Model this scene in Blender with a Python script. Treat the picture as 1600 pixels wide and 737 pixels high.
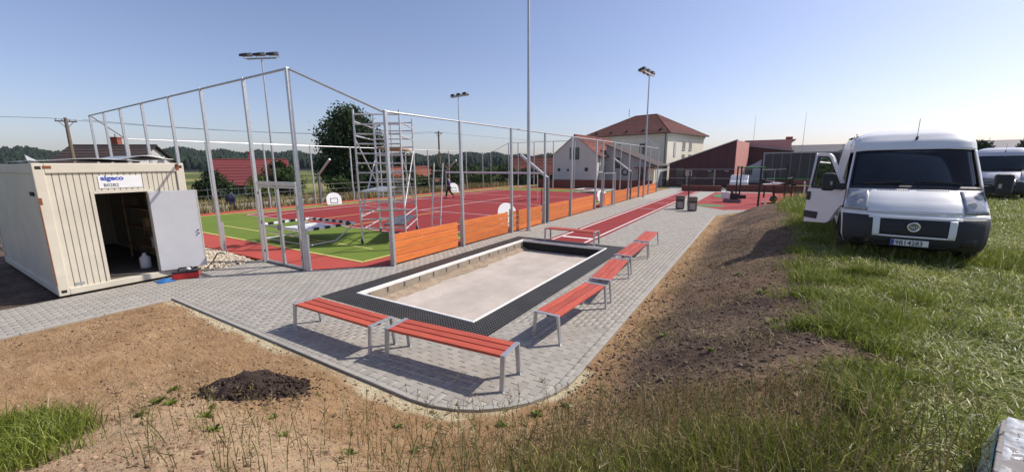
import bpy, bmesh, math, random
import numpy as np
from mathutils import Vector, Matrix

scene = bpy.context.scene
for o in list(bpy.data.objects):
    bpy.data.objects.remove(o)
C = scene.collection
R = math.radians
rnd = random.Random(7)
nrs = np.random.RandomState(11)

# ------------------------------------------------------------------ camera
cam_d = bpy.data.cameras.new('camera')
cam = bpy.data.objects.new('camera', cam_d); C.objects.link(cam)
cam_d.sensor_fit = 'HORIZONTAL'; cam_d.sensor_width = 36.0
cam_d.lens = 618.8 / 1600 * 36.0
cam_d.clip_start = 0.05; cam_d.clip_end = 6000
_y, _p, _r = R(31.885), R(10.245), R(-0.436)
fw = Vector((-math.sin(_y)*math.cos(_p), math.cos(_y)*math.cos(_p), -math.sin(_p)))
rt = Vector((math.cos(_y), math.sin(_y), 0)); up = rt.cross(fw)
rt = rt*math.cos(_r) + up*math.sin(_r); up = rt.cross(fw)
M = Matrix((rt, up, -fw)).transposed().to_4x4()
M.translation = Vector((0, 0, 2.65))
cam.matrix_world = M
scene.camera = cam

# ------------------------------------------------------------------ sky, sun, exposure
SUN_EL, SUN_AZ = 45.0, 45.0            # azimuth clockwise from +Y
world = bpy.data.worlds.new('World'); scene.world = world; world.use_nodes = True
wn = world.node_tree.nodes; wl = world.node_tree.links
bg = wn['Background']
sky = wn.new('ShaderNodeTexSky'); sky.sky_type = 'NISHITA'; sky.sun_disc = False
sky.sun_elevation = R(SUN_EL); sky.sun_rotation = R(SUN_AZ)
sky.air_density = 1.0; sky.dust_density = 1.7; sky.ozone_density = 3.2; sky.altitude = 400
bg.inputs['Strength'].default_value = 0.146
hsv = wn.new('ShaderNodeHueSaturation'); hsv.inputs['Saturation'].default_value = 0.93      # camera white balance of the whole sky
wb = wn.new('ShaderNodeMix'); wb.data_type = 'RGBA'; wb.blend_type = 'MULTIPLY'; wb.inputs[0].default_value = 1.0; wb.inputs[7].default_value = (1.06, 0.965, 1.03, 1)
wl.new(sky.outputs['Color'], hsv.inputs['Color']); wl.new(hsv.outputs['Color'], wb.inputs[6]); wl.new(wb.outputs[2], bg.inputs['Color'])
sd = bpy.data.lights.new('sun', 'SUN'); sd.energy = 5.0; sd.angle = R(0.55); sd.color = (1.0, 0.94, 0.85)
sun = bpy.data.objects.new('sun', sd); C.objects.link(sun)
sv = Vector((math.sin(R(SUN_AZ))*math.cos(R(SUN_EL)), math.cos(R(SUN_AZ))*math.cos(R(SUN_EL)), math.sin(R(SUN_EL))))
sun.rotation_euler = sv.to_track_quat('Z', 'Y').to_euler()
vs = scene.view_settings
vs.view_transform = 'Standard'; vs.look = 'None'; vs.gamma = 1.0; vs.use_curve_mapping = False
vs.exposure = 0.0
scene.render.engine = 'CYCLES'
scene.cycles.max_bounces = 6; scene.cycles.transparent_max_bounces = 12

# ------------------------------------------------------------------ materials
MATS = {}
def nmat(name):
    m = bpy.data.materials.new(name); m.use_nodes = True
    nt = m.node_tree; b = nt.nodes['Principled BSDF']
    MATS[name] = m
    return m, nt, b
def N(nt, t, **kw):
    n = nt.nodes.new(t)
    for k, v in kw.items():
        if k in n.inputs: n.inputs[k].default_value = v
        else: setattr(n, k, v)
    return n
def ramp(nt, fac, stops):
    r = nt.nodes.new('ShaderNodeValToRGB')
    while len(r.color_ramp.elements) < len(stops): r.color_ramp.elements.new(0.5)
    for e, (p, c) in zip(r.color_ramp.elements, stops):
        e.position = p; e.color = (c[0], c[1], c[2], 1) if len(c) == 3 else c
    nt.links.new(fac, r.inputs['Fac'])
    return r
def coords(nt, scale=(1, 1, 1), kind='Object'):
    tc = nt.nodes.new('ShaderNodeTexCoord'); mp = nt.nodes.new('ShaderNodeMapping')
    mp.inputs['Scale'].default_value = scale
    nt.links.new(tc.outputs[kind], mp.inputs['Vector'])
    return mp.outputs['Vector']
def pm(name, c1, c2=None, scale=8.0, rough=0.6, metal=0.0, bump=0.0, bscale=None, stretch=(1, 1, 1),
       detail=5.0, lo=0.3, hi=0.7, rvar=0.1, spec=0.5, vary=0.0, coat=0.0):
    """two-colour noise material with roughness variation, fine relief and a per-object tint"""
    m, nt, b = nmat(name); L = nt.links
    c2 = c2 or tuple(min(1, v*0.75) for v in c1)
    v = coords(nt, stretch)
    n1 = N(nt, 'ShaderNodeTexNoise', Scale=scale, Detail=detail, Roughness=0.6); L.new(v, n1.inputs['Vector'])
    rp = ramp(nt, n1.outputs['Fac'], [(lo, c2), (hi, c1)])
    col = rp.outputs['Color']
    if vary > 0:
        oi = nt.nodes.new('ShaderNodeObjectInfo')
        hs = N(nt, 'ShaderNodeHueSaturation'); mr = N(nt, 'ShaderNodeMapRange')
        mr.inputs['To Min'].default_value = 1-vary; mr.inputs['To Max'].default_value = 1+vary
        L.new(oi.outputs['Random'], mr.inputs['Value']); L.new(mr.outputs['Result'], hs.inputs['Value'])
        L.new(col, hs.inputs['Color']); col = hs.outputs['Color']
    L.new(col, b.inputs['Base Color'])
    n2 = N(nt, 'ShaderNodeTexNoise', Scale=(bscale or scale*4), Detail=4.0); L.new(v, n2.inputs['Vector'])
    mr = N(nt, 'ShaderNodeMapRange'); mr.inputs['To Min'].default_value = max(0.02, rough-rvar); mr.inputs['To Max'].default_value = min(1, rough+rvar)
    L.new(n2.outputs['Fac'], mr.inputs['Value']); L.new(mr.outputs['Result'], b.inputs['Roughness'])
    b.inputs['Metallic'].default_value = metal
    b.inputs['Specular IOR Level'].default_value = spec
    b.inputs['Coat Weight'].default_value = coat
    if bump > 0:
        bp = N(nt, 'ShaderNodeBump', Strength=1.0, Distance=bump)
        L.new(n2.outputs['Fac'], bp.inputs['Height']); L.new(bp.outputs['Normal'], b.inputs['Normal'])
    return m
pm('galv', (0.52, 0.53, 0.54), (0.43, 0.44, 0.45), 9, 0.42, 0.65, 0.0006, 60)
pm('galv_dark', (0.22, 0.22, 0.23), (0.14, 0.14, 0.15), 14, 0.45, 0.6, 0.0006, 60)
pm('alu', (0.66, 0.67, 0.68), (0.5, 0.5, 0.51), 10, 0.45, 0.4)
pm('board', (0.66, 0.19, 0.040), (0.50, 0.125, 0.024), 3.0, 0.55, 0, 0.002, 10, (6, 0.6, 6), vary=0.17)
pm('board_x', (0.66, 0.19, 0.040), (0.50, 0.125, 0.024), 3.0, 0.55, 0, 0.002, 10, (0.6, 6, 6), vary=0.10)
pm('slat', (0.53, 0.098, 0.048), (0.36, 0.058, 0.030), 3.0, 0.5, 0, 0.002, 16, (0.7, 9, 9), vary=0.15)
pm('kerb', (0.38, 0.36, 0.32), (0.30, 0.283, 0.25), 6, 0.85, 0, 0.002, 60, vary=0.06)
pm('joint_sand', (0.26, 0.235, 0.19), (0.17, 0.15, 0.12), 20, 0.95, 0, 0.004, 150)
pm('white_line', (0.80, 0.79, 0.76), (0.62, 0.60, 0.57), 12, 0.7)
pm('yellow_line', (0.72, 0.62, 0.22), (0.6, 0.5, 0.16), 12, 0.8)
pm('white_edge', (0.82, 0.81, 0.77), (0.66, 0.64, 0.6), 6, 0.6)
pm('container', (0.63, 0.58, 0.47), (0.54, 0.495, 0.395), 1.6, 0.5, 0, 0.0006, 20, vary=0.0)
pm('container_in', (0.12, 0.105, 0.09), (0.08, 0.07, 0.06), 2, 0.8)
pm('door_grey', (0.60, 0.60, 0.61), (0.54, 0.54, 0.56), 2, 0.45)
pm('rust', (0.30, 0.09, 0.035), (0.14, 0.05, 0.025), 30, 0.9)
pm('sheet', (0.55, 0.57, 0.58), (0.40, 0.42, 0.43), 3, 0.4, 0.55)
pm('white_paint', (0.80, 0.80, 0.79), (0.70, 0.70, 0.69), 3, 0.45)
pm('black', (0.018, 0.018, 0.02), (0.010, 0.010, 0.011), 12, 0.5)
pm('black_rough', (0.022, 0.021, 0.020), (0.012, 0.012, 0.011), 20, 0.85, 0, 0.002, 60)
pm('blue_print', (0.05, 0.09, 0.42), (0.05, 0.08, 0.36), 5, 0.6)
pm('black_print', (0.03, 0.03, 0.035), (0.03, 0.03, 0.035), 5, 0.6)
pm('red_plastic', (0.50, 0.02, 0.025), (0.4, 0.015, 0.02), 6, 0.4)
pm('blue_plastic', (0.03, 0.16, 0.42), (0.02, 0.12, 0.34), 6, 0.4)
pm('wood_raw', (0.42, 0.27, 0.15), (0.30, 0.19, 0.10), 4, 0.8, 0, 0.003, 20, (8, 1, 8))
pm('pole_wood', (0.20, 0.15, 0.11), (0.12, 0.09, 0.065), 6, 0.9, 0, 0.004, 20, (6, 6, 0.6))
pm('concrete', (0.44, 0.42, 0.38), (0.33, 0.31, 0.28), 3, 0.9, 0, 0.004, 30)
pm('pit_floor', (0.52, 0.455, 0.40), (0.40, 0.345, 0.295), 1.4, 0.9, 0, 0.006, 14, vary=0.05)
pm('pit_wall', (0.33, 0.275, 0.21), (0.24, 0.195, 0.145), 4, 0.95, 0, 0.008, 26)
pm('pit_soil', (0.36, 0.28, 0.20), (0.22, 0.165, 0.115), 5, 0.95, 0, 0.02, 22)
pm('stucco_white', (0.66, 0.645, 0.60), (0.58, 0.565, 0.52), 1.2, 0.9, 0, 0.003, 60)
pm('stucco_cream', (0.75, 0.70, 0.58), (0.67, 0.62, 0.50), 0.8, 0.9, 0, 0.003, 60)
pm('stucco_grey', (0.46, 0.455, 0.44), (0.40, 0.395, 0.38), 1.0, 0.9)
pm('maroon', (0.105, 0.034, 0.034), (0.080, 0.027, 0.028), 0.8, 0.7)
pm('pink', (0.56, 0.25, 0.22), (0.50, 0.22, 0.19), 0.8, 0.85)
pm('roof_red', (0.22, 0.058, 0.037), (0.13, 0.036, 0.026), 2.2, 0.85, 0, 0.02, 12, (1, 1, 3), vary=0.26)
pm('roof_brown', (0.160, 0.042, 0.028), (0.085, 0.024, 0.018), 2.2, 0.85, 0, 0.02, 12, (1, 1, 3), vary=0.28)
pm('roof_bright', (0.18, 0.034, 0.033), (0.135, 0.027, 0.026), 3, 0.7, vary=0.10)
pm('roof_terra', (0.34, 0.12, 0.07), (0.24, 0.08, 0.05), 3, 0.85, vary=0.1)
pm('roof_dark', (0.06, 0.04, 0.035), (0.04, 0.027, 0.024), 3, 0.8, vary=0.1)
pm('brick', (0.30, 0.085, 0.05), (0.2, 0.06, 0.04), 10, 0.9)
pm('window_glass', (0.03, 0.035, 0.04), (0.02, 0.025, 0.03), 2, 0.08, 0, spec=0.8)
pm('frame_white', (0.72, 0.72, 0.70), (0.66, 0.66, 0.64), 2, 0.5)
pm('navy', (0.012, 0.017, 0.065), (0.009, 0.012, 0.045), 6, 0.5)
pm('frame_dark', (0.05, 0.045, 0.04), (0.035, 0.03, 0.03), 2, 0.5)
pm('gutter', (0.10, 0.085, 0.075), (0.07, 0.06, 0.055), 4, 0.5)
pm('van_white', (0.80, 0.80, 0.80), (0.73, 0.73, 0.72), 1.5, 0.38, 0, coat=0.15, rvar=0.08)
pm('van_silver', (0.62, 0.63, 0.65), (0.60, 0.61, 0.63), 1.5, 0.3, 0.3, coat=0.5, rvar=0.06)
pm('van_plastic', (0.024, 0.025, 0.030), (0.018, 0.019, 0.022), 10, 0.62, rvar=0.12)
pm('tyre', (0.018, 0.018, 0.018), (0.03, 0.027, 0.024), 12, 0.85, 0, 0.002, 40)
pm('rim', (0.36, 0.37, 0.38), (0.25, 0.26, 0.27), 10, 0.4, 0.7)
pm('chrome', (0.75, 0.75, 0.77), (0.6, 0.6, 0.62), 10, 0.15, 1.0)
pm('lamp_lens', (0.40, 0.42, 0.44), (0.24, 0.26, 0.28), 9, 0.10, 0.1, rvar=0.05, coat=1.0, lo=0.4, hi=0.6)
pm('seat_cloth', (0.10, 0.10, 0.115), (0.07, 0.072, 0.08), 8, 0.9)
pm('paper', (0.72, 0.74, 0.74), (0.6, 0.62, 0.62), 6, 0.8)
pm('curtain', (0.060, 0.061, 0.063), (0.043, 0.044, 0.046), 1.2, 0.6, 0, 0.01, 2, (6, 6, 0.3))
pm('cab_grey', (0.34, 0.36, 0.38), (0.30, 0.32, 0.34), 2, 0.4)
pm('bin_brown', (0.21, 0.15, 0.12), (0.15, 0.11, 0.09), 5, 0.7, vary=0.05)
pm('bin_grey', (0.42, 0.38, 0.33), (0.33, 0.29, 0.25), 12, 0.8)
pm('dark_green', (0.010, 0.018, 0.014), (0.008, 0.012, 0.010), 6, 0.5)
pm('lime', (0.06, 0.32, 0.09), (0.05, 0.26, 0.07), 6, 0.5)
pm('wall_brown', (0.17, 0.060, 0.042), (0.12, 0.043, 0.032), 5, 0.85, vary=0.08)
pm('skin', (0.50, 0.30, 0.21), (0.46, 0.27, 0.19), 6, 0.6)
pm('jacket', (0.055, 0.035, 0.16), (0.04, 0.026, 0.12), 8, 0.85)
pm('trousers', (0.018, 0.018, 0.024), (0.012, 0.012, 0.017), 8, 0.9)
pm('hair', (0.02, 0.014, 0.010), (0.014, 0.010, 0.008), 8, 0.7)
pm('flood_black', (0.03, 0.03, 0.033), (0.02, 0.02, 0.022), 8, 0.45)
pm('pile_soil', (0.052, 0.031, 0.023), (0.024, 0.015, 0.011), 14, 1.0, 0, 0.02, 40)
pm('wire', (0.05, 0.05, 0.055), (0.05, 0.05, 0.055), 4, 0.6)
pm('green_strap', (0.05, 0.36, 0.25), (0.04, 0.28, 0.2), 6, 0.4)
pm('paver_dark', (0.30, 0.275, 0.26), (0.22, 0.2, 0.19), 18, 0.9, 0, 0.003, 90, vary=0.08)
pm('bark', (0.13, 0.092, 0.062), (0.075, 0.052, 0.037), 10, 0.95, 0, 0.01, 24, (3, 3, 0.6))
pm('low_wall', (0.40, 0.385, 0.35), (0.27, 0.26, 0.235), 3, 0.95, 0, 0.006, 30, vary=0.06)

def attr_mat(name, stops, rough=0.85, transl=0.0, attr='rnd', nscale=0.0, bump=0.0, bscale=40, namt=0.35, spec=0.3, kind='Object'):
    """colour from a per-piece random attribute, through a ramp, with noise on top"""
    m, nt, b = nmat(name); L = nt.links
    a = N(nt, 'ShaderNodeAttribute', attribute_name=attr)
    fac = a.outputs['Fac']
    v = coords(nt, kind=kind)
    if nscale:
        n1 = N(nt, 'ShaderNodeTexNoise', Scale=nscale, Detail=5.0); L.new(v, n1.inputs['Vector'])
        mx = N(nt, 'ShaderNodeMix'); mx.data_type = 'FLOAT'; mx.inputs[0].default_value = namt
        L.new(fac, mx.inputs[2]); L.new(n1.outputs['Fac'], mx.inputs[3]); fac = mx.outputs[0]
    rp = ramp(nt, fac, stops)
    L.new(rp.outputs['Color'], b.inputs['Base Color'])
    b.inputs['Roughness'].default_value = rough; b.inputs['Specular IOR Level'].default_value = spec
    if bump:
        n2 = N(nt, 'ShaderNodeTexNoise', Scale=bscale, Detail=5.0); L.new(v, n2.inputs['Vector'])
        bp = N(nt, 'ShaderNodeBump', Strength=1.0, Distance=bump)
        L.new(n2.outputs['Fac'], bp.inputs['Height']); L.new(bp.outputs['Normal'], b.inputs['Normal'])
    if transl:
        tr = N(nt, 'ShaderNodeBsdfTranslucent'); L.new(rp.outputs['Color'], tr.inputs['Color'])
        ms = N(nt, 'ShaderNodeMixShader', Fac=transl)
        L.new(b.outputs[0], ms.inputs[1]); L.new(tr.outputs[0], ms.inputs[2])
        L.new(ms.outputs[0], nt.nodes['Material Output'].inputs['Surface'])
    return m
PAVE = [(0.0, (0.265, 0.245, 0.215)), (0.35, (0.310, 0.288, 0.252)), (0.7, (0.350, 0.326, 0.286)), (1.0, (0.395, 0.366, 0.318))]
attr_mat('pavers', PAVE, 0.88, 0, 'rnd', 2.2, 0.0015, 160, 0.45)
def paver_obj_mat():
    m, nt, b = nmat('paver_single'); L = nt.links
    oi = N(nt, 'ShaderNodeObjectInfo')
    v = coords(nt)
    geo = N(nt, 'ShaderNodeNewGeometry')
    n1 = N(nt, 'ShaderNodeTexNoise', Scale=2.2, Detail=5.0); L.new(geo.outputs['Position'], n1.inputs['Vector'])
    mx = N(nt, 'ShaderNodeMix'); mx.data_type = 'FLOAT'; mx.inputs[0].default_value = 0.45
    L.new(oi.outputs['Random'], mx.inputs[2]); L.new(n1.outputs['Fac'], mx.inputs[3])
    rp = ramp(nt, mx.outputs[0], PAVE); L.new(rp.outputs['Color'], b.inputs['Base Color'])
    b.inputs['Roughness'].default_value = 0.88; b.inputs['Specular IOR Level'].default_value = 0.3
    n2 = N(nt, 'ShaderNodeTexNoise', Scale=160.0, Detail=5.0); L.new(geo.outputs['Position'], n2.inputs['Vector'])
    bp = N(nt, 'ShaderNodeBump', Strength=1.0, Distance=0.0015)
    L.new(n2.outputs['Fac'], bp.inputs['Height']); L.new(bp.outputs['Normal'], b.inputs['Normal'])
paver_obj_mat()
attr_mat('grass', [(0.0, (0.050, 0.074, 0.010)), (0.35, (0.145, 0.182, 0.024)), (0.7, (0.265, 0.305, 0.050)), (0.88, (0.42, 0.43, 0.12)), (1.0, (0.70, 0.66, 0.46))], 0.45, 0.35)
attr_mat('stalk', [(0.0, (0.10, 0.11, 0.035)), (0.4, (0.20, 0.17, 0.065)), (0.75, (0.33, 0.25, 0.12)), (1.0, (0.46, 0.37, 0.21))], 0.8, 0.2)
attr_mat('leaf', [(0.0, (0.018, 0.036, 0.010)), (0.5, (0.045, 0.082, 0.020)), (1.0, (0.10, 0.15, 0.035))], 0.6, 0.25)
attr_mat('leaf_dark', [(0.0, (0.010, 0.024, 0.009)), (0.5, (0.024, 0.050, 0.015)), (1.0, (0.055, 0.092, 0.026))], 0.6, 0.2)
attr_mat('leaf_blue', [(0.0, (0.030, 0.050, 0.042)), (0.5, (0.070, 0.100, 0.088)), (1.0, (0.14, 0.18, 0.16))], 0.7, 0.1)
attr_mat('leaf_light', [(0.0, (0.045, 0.080, 0.016)), (0.5, (0.105, 0.150, 0.032)), (1.0, (0.20, 0.24, 0.06))], 0.6, 0.3)
attr_mat('leaf_dry', [(0.0, (0.10, 0.10, 0.03)), (0.5, (0.23, 0.18, 0.07)), (1.0, (0.38, 0.29, 0.13))], 0.8, 0.25)
attr_mat('forest', [(0.0, (0.008, 0.016, 0.011)), (0.5, (0.014, 0.026, 0.016)), (1.0, (0.028, 0.044, 0.022))], 0.95, 0)
attr_mat('stone', [(0.0, (0.26, 0.21, 0.16)), (0.5, (0.46, 0.39, 0.30)), (1.0, (0.66, 0.60, 0.50))], 0.9, 0)
attr_mat('clod', [(0.0, (0.12, 0.072, 0.045)), (0.5, (0.27, 0.168, 0.105)), (1.0, (0.45, 0.31, 0.21))], 0.95, 0)
attr_mat('clod_black', [(0.0, (0.016, 0.010, 0.008)), (0.5, (0.038, 0.024, 0.018)), (1.0, (0.09, 0.062, 0.048))], 0.95, 0)
attr_mat('clod_dark', [(0.0, (0.055, 0.037, 0.027)), (0.5, (0.115, 0.077, 0.055)), (1.0, (0.21, 0.148, 0.108))], 0.95, 0)

def glass_mat(name, tint):
    m, nt, b = nmat(name); L = nt.links
    nt.nodes.remove(b)
    tr = N(nt, 'ShaderNodeBsdfTransparent', Color=(*tint, 1)); gl = N(nt, 'ShaderNodeBsdfGlossy', Roughness=0.03)
    fr = N(nt, 'ShaderNodeFresnel', IOR=1.5); ms = N(nt, 'ShaderNodeMixShader')
    L.new(fr.outputs[0], ms.inputs[0]); L.new(tr.outputs[0], ms.inputs[1]); L.new(gl.outputs[0], ms.inputs[2])
    L.new(ms.outputs[0], nt.nodes['Material Output'].inputs['Surface'])
glass_mat('auto_glass', (0.50, 0.54, 0.55))
glass_mat('clear_glass', (0.75, 0.78, 0.78))
def film_mat():
    m, nt, b = nmat('plastic_film'); L = nt.links
    v = coords(nt)
    n = N(nt, 'ShaderNodeTexNoise', Scale=14.0, Detail=4.0); L.new(v, n.inputs['Vector'])
    b.inputs['Base Color'].default_value = (0.82, 0.84, 0.84, 1); b.inputs['Roughness'].default_value = 0.18
    bp = N(nt, 'ShaderNodeBump', Strength=1.0, Distance=0.02); L.new(n.outputs['Fac'], bp.inputs['Height']); L.new(bp.outputs['Normal'], b.inputs['Normal'])
    tr = N(nt, 'ShaderNodeBsdfTransparent', Color=(0.92, 0.95, 0.94, 1)); ms = N(nt, 'ShaderNodeMixShader', Fac=0.62)
    rp = ramp(nt, n.outputs['Fac'], [(0.35, (0.25, 0.25, 0.25)), (0.65, (0.85, 0.85, 0.85))]); L.new(rp.outputs['Color'], ms.inputs[0])
    L.new(tr.outputs[0], ms.inputs[1]); L.new(b.outputs[0], ms.inputs[2]); L.new(ms.outputs[0], nt.nodes['Material Output'].inputs['Surface'])
film_mat()
def rubber(name, c1, c2, fine, fscale, bump):
    """granulated rubber / turf: large soft mottling and fine grain"""
    m, nt, b = nmat(name); L = nt.links
    v = coords(nt)
    n1 = N(nt, 'ShaderNodeTexNoise', Scale=0.7, Detail=6.0, Roughness=0.65); L.new(v, n1.inputs['Vector'])
    n2 = N(nt, 'ShaderNodeTexNoise', Scale=fscale, Detail=3.0); L.new(v, n2.inputs['Vector'])
    mx = N(nt, 'ShaderNodeMix'); mx.data_type = 'FLOAT'; mx.inputs[0].default_value = fine
    L.new(n1.outputs['Fac'], mx.inputs[2]); L.new(n2.outputs['Fac'], mx.inputs[3])
    rp = ramp(nt, mx.outputs[0], [(0.3, c2), (0.7, c1)]); L.new(rp.outputs['Color'], b.inputs['Base Color'])
    b.inputs['Roughness'].default_value = 0.9; b.inputs['Specular IOR Level'].default_value = 0.25
    bp = N(nt, 'ShaderNodeBump', Strength=1.0, Distance=bump); L.new(n2.outputs['Fac'], bp.inputs['Height']); L.new(bp.outputs['Normal'], b.inputs['Normal'])
rubber('tartan', (0.285, 0.036, 0.033), (0.205, 0.026, 0.025), 0.4, 90, 0.002)
rubber('tartan_path', (0.44, 0.080, 0.060), (0.33, 0.058, 0.045), 0.4, 90, 0.002)
rubber('turf', (0.170, 0.232, 0.034), (0.100, 0.150, 0.022), 0.5, 60, 0.006)
rubber('turf_far', (0.25, 0.215, 0.055), (0.18, 0.16, 0.038), 0.5, 60, 0.006)
rubber('rubber_red', (0.34, 0.06, 0.055), (0.26, 0.045, 0.045), 0.5, 120, 0.002)
rubber('rubber_green', (0.09, 0.24, 0.10), (0.065, 0.18, 0.075), 0.5, 120, 0.002)
rubber('rubber_orange', (0.55, 0.17, 0.05), (0.45, 0.13, 0.04), 0.5, 120, 0.002)
def mat_honeycomb():
    m, nt, b = nmat('honeycomb'); L = nt.links
    v = coords(nt, (17, 17, 17))
    vo = N(nt, 'ShaderNodeTexVoronoi', Scale=1.0, Randomness=0.0); vo.voronoi_dimensions = '2D'; L.new(v, vo.inputs['Vector'])
    n = N(nt, 'ShaderNodeTexNoise', Scale=0.12, Detail=5.0); L.new(v, n.inputs['Vector'])
    rp = ramp(nt, n.outputs['Fac'], [(0.35, (0.007, 0.007, 0.007)), (0.75, (0.022, 0.021, 0.020))]); r3 = ramp(nt, vo.outputs['Distance'], [(0.20, (0.13, 0.12, 0.105)), (0.28, (0.0, 0.0, 0.0))])
    ad = N(nt, 'ShaderNodeMix'); ad.data_type = 'RGBA'; ad.blend_type = 'ADD'; ad.inputs[0].default_value = 1.0
    L.new(rp.outputs['Color'], ad.inputs[6]); L.new(r3.outputs['Color'], ad.inputs[7]); L.new(ad.outputs[2], b.inputs['Base Color'])
    b.inputs['Roughness'].default_value = 0.6; b.inputs['Specular IOR Level'].default_value = 0.35
    r2 = ramp(nt, vo.outputs['Distance'], [(0.30, (0, 0, 0)), (0.38, (1, 1, 1))])
    bp = N(nt, 'ShaderNodeBump', Strength=1.0, Distance=0.012); L.new(r2.outputs['Color'], bp.inputs['Height']); L.new(bp.outputs['Normal'], b.inputs['Normal'])
mat_honeycomb()
def mat_ground():
    m, nt, b = nmat('ground'); L = nt.links
    g = N(nt, 'ShaderNodeNewGeometry'); P = g.outputs['Position']
    a = N(nt, 'ShaderNodeAttribute', attribute_name='mask')
    sp = N(nt, 'ShaderNodeSeparateColor'); L.new(a.outputs['Color'], sp.inputs['Color'])
    n1 = N(nt, 'ShaderNodeTexNoise', Scale=1.1, Detail=8.0, Roughness=0.68); L.new(P, n1.inputs['Vector'])
    mpg = N(nt, 'ShaderNodeMapping'); mpg.inputs['Rotation'].default_value = (0, 0, R(-28)); mpg.inputs['Scale'].default_value = (0.38, 1.0, 1.0); L.new(P, mpg.inputs['Vector'])
    n2 = N(nt, 'ShaderNodeTexNoise', Scale=10.0, Detail=8.0, Roughness=0.7); L.new(mpg.outputs['Vector'], n2.inputs['Vector'])
    n3 = N(nt, 'ShaderNodeTexNoise', Scale=0.05, Detail=5.0); L.new(P, n3.inputs['Vector'])
    mx = N(nt, 'ShaderNodeMix'); mx.data_type = 'FLOAT'; mx.inputs[0].default_value = 0.5
    L.new(n1.outputs['Fac'], mx.inputs[2]); L.new(n2.outputs['Fac'], mx.inputs[3])
    soil = ramp(nt, mx.outputs[0], [(0.32, (0.20, 0.118, 0.056)), (0.46, (0.335, 0.205, 0.103)), (0.62, (0.46, 0.305, 0.168))])
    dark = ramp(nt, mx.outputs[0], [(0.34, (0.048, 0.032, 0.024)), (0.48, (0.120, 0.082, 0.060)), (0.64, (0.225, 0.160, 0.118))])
    gr = ramp(nt, mx.outputs[0], [(0.3, (0.06, 0.075, 0.02)), (0.5, (0.11, 0.14, 0.034)), (0.7, (0.20, 0.20, 0.075))])
    far = ramp(nt, n3.outputs['Fac'], [(0.35, (0.055, 0.080, 0.022)), (0.5, (0.10, 0.12, 0.035)), (0.62, (0.27, 0.24, 0.085))])
    def mixc(f, A, B):
        x = N(nt, 'ShaderNodeMix'); x.data_type = 'RGBA'; L.new(f, x.inputs[0]); L.new(A, x.inputs[6]); L.new(B, x.inputs[7]); return x.outputs[2]
    pal = N(nt, 'ShaderNodeAttribute', attribute_name='dry')
    pale = ramp(nt, mx.outputs[0], [(0.30, (0.28, 0.180, 0.102)), (0.46, (0.47, 0.322, 0.190)), (0.62, (0.59, 0.43, 0.27))])
    c = mixc(pal.outputs['Fac'], soil.outputs['Color'], pale.outputs['Color'])
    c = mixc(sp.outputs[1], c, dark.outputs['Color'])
    c = mixc(sp.outputs[0], c, gr.outputs['Color'])
    sn = N(nt, 'ShaderNodeAttribute', attribute_name='sand'); sc_ = ramp(nt, mx.outputs[0], [(0.3, (0.46, 0.37, 0.22)), (0.6, (0.62, 0.54, 0.36))])
    c = mixc(sn.outputs['Fac'], c, sc_.outputs['Color'])
    c = mixc(sp.outputs[2], c, far.outputs['Color'])
    L.new(c, b.inputs['Base Color']); b.inputs['Roughness'].default_value = 0.97; b.inputs['Specular IOR Level'].default_value = 0.15
    n4 = N(nt, 'ShaderNodeTexNoise', Scale=24.0, Detail=8.0, Roughness=0.7); L.new(mpg.outputs['Vector'], n4.inputs['Vector'])
    bp = N(nt, 'ShaderNodeBump', Strength=1.0, Distance=0.05); L.new(n4.outputs['Fac'], bp.inputs['Height']); L.new(bp.outputs['Normal'], b.inputs['Normal'])
mat_ground()

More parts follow.
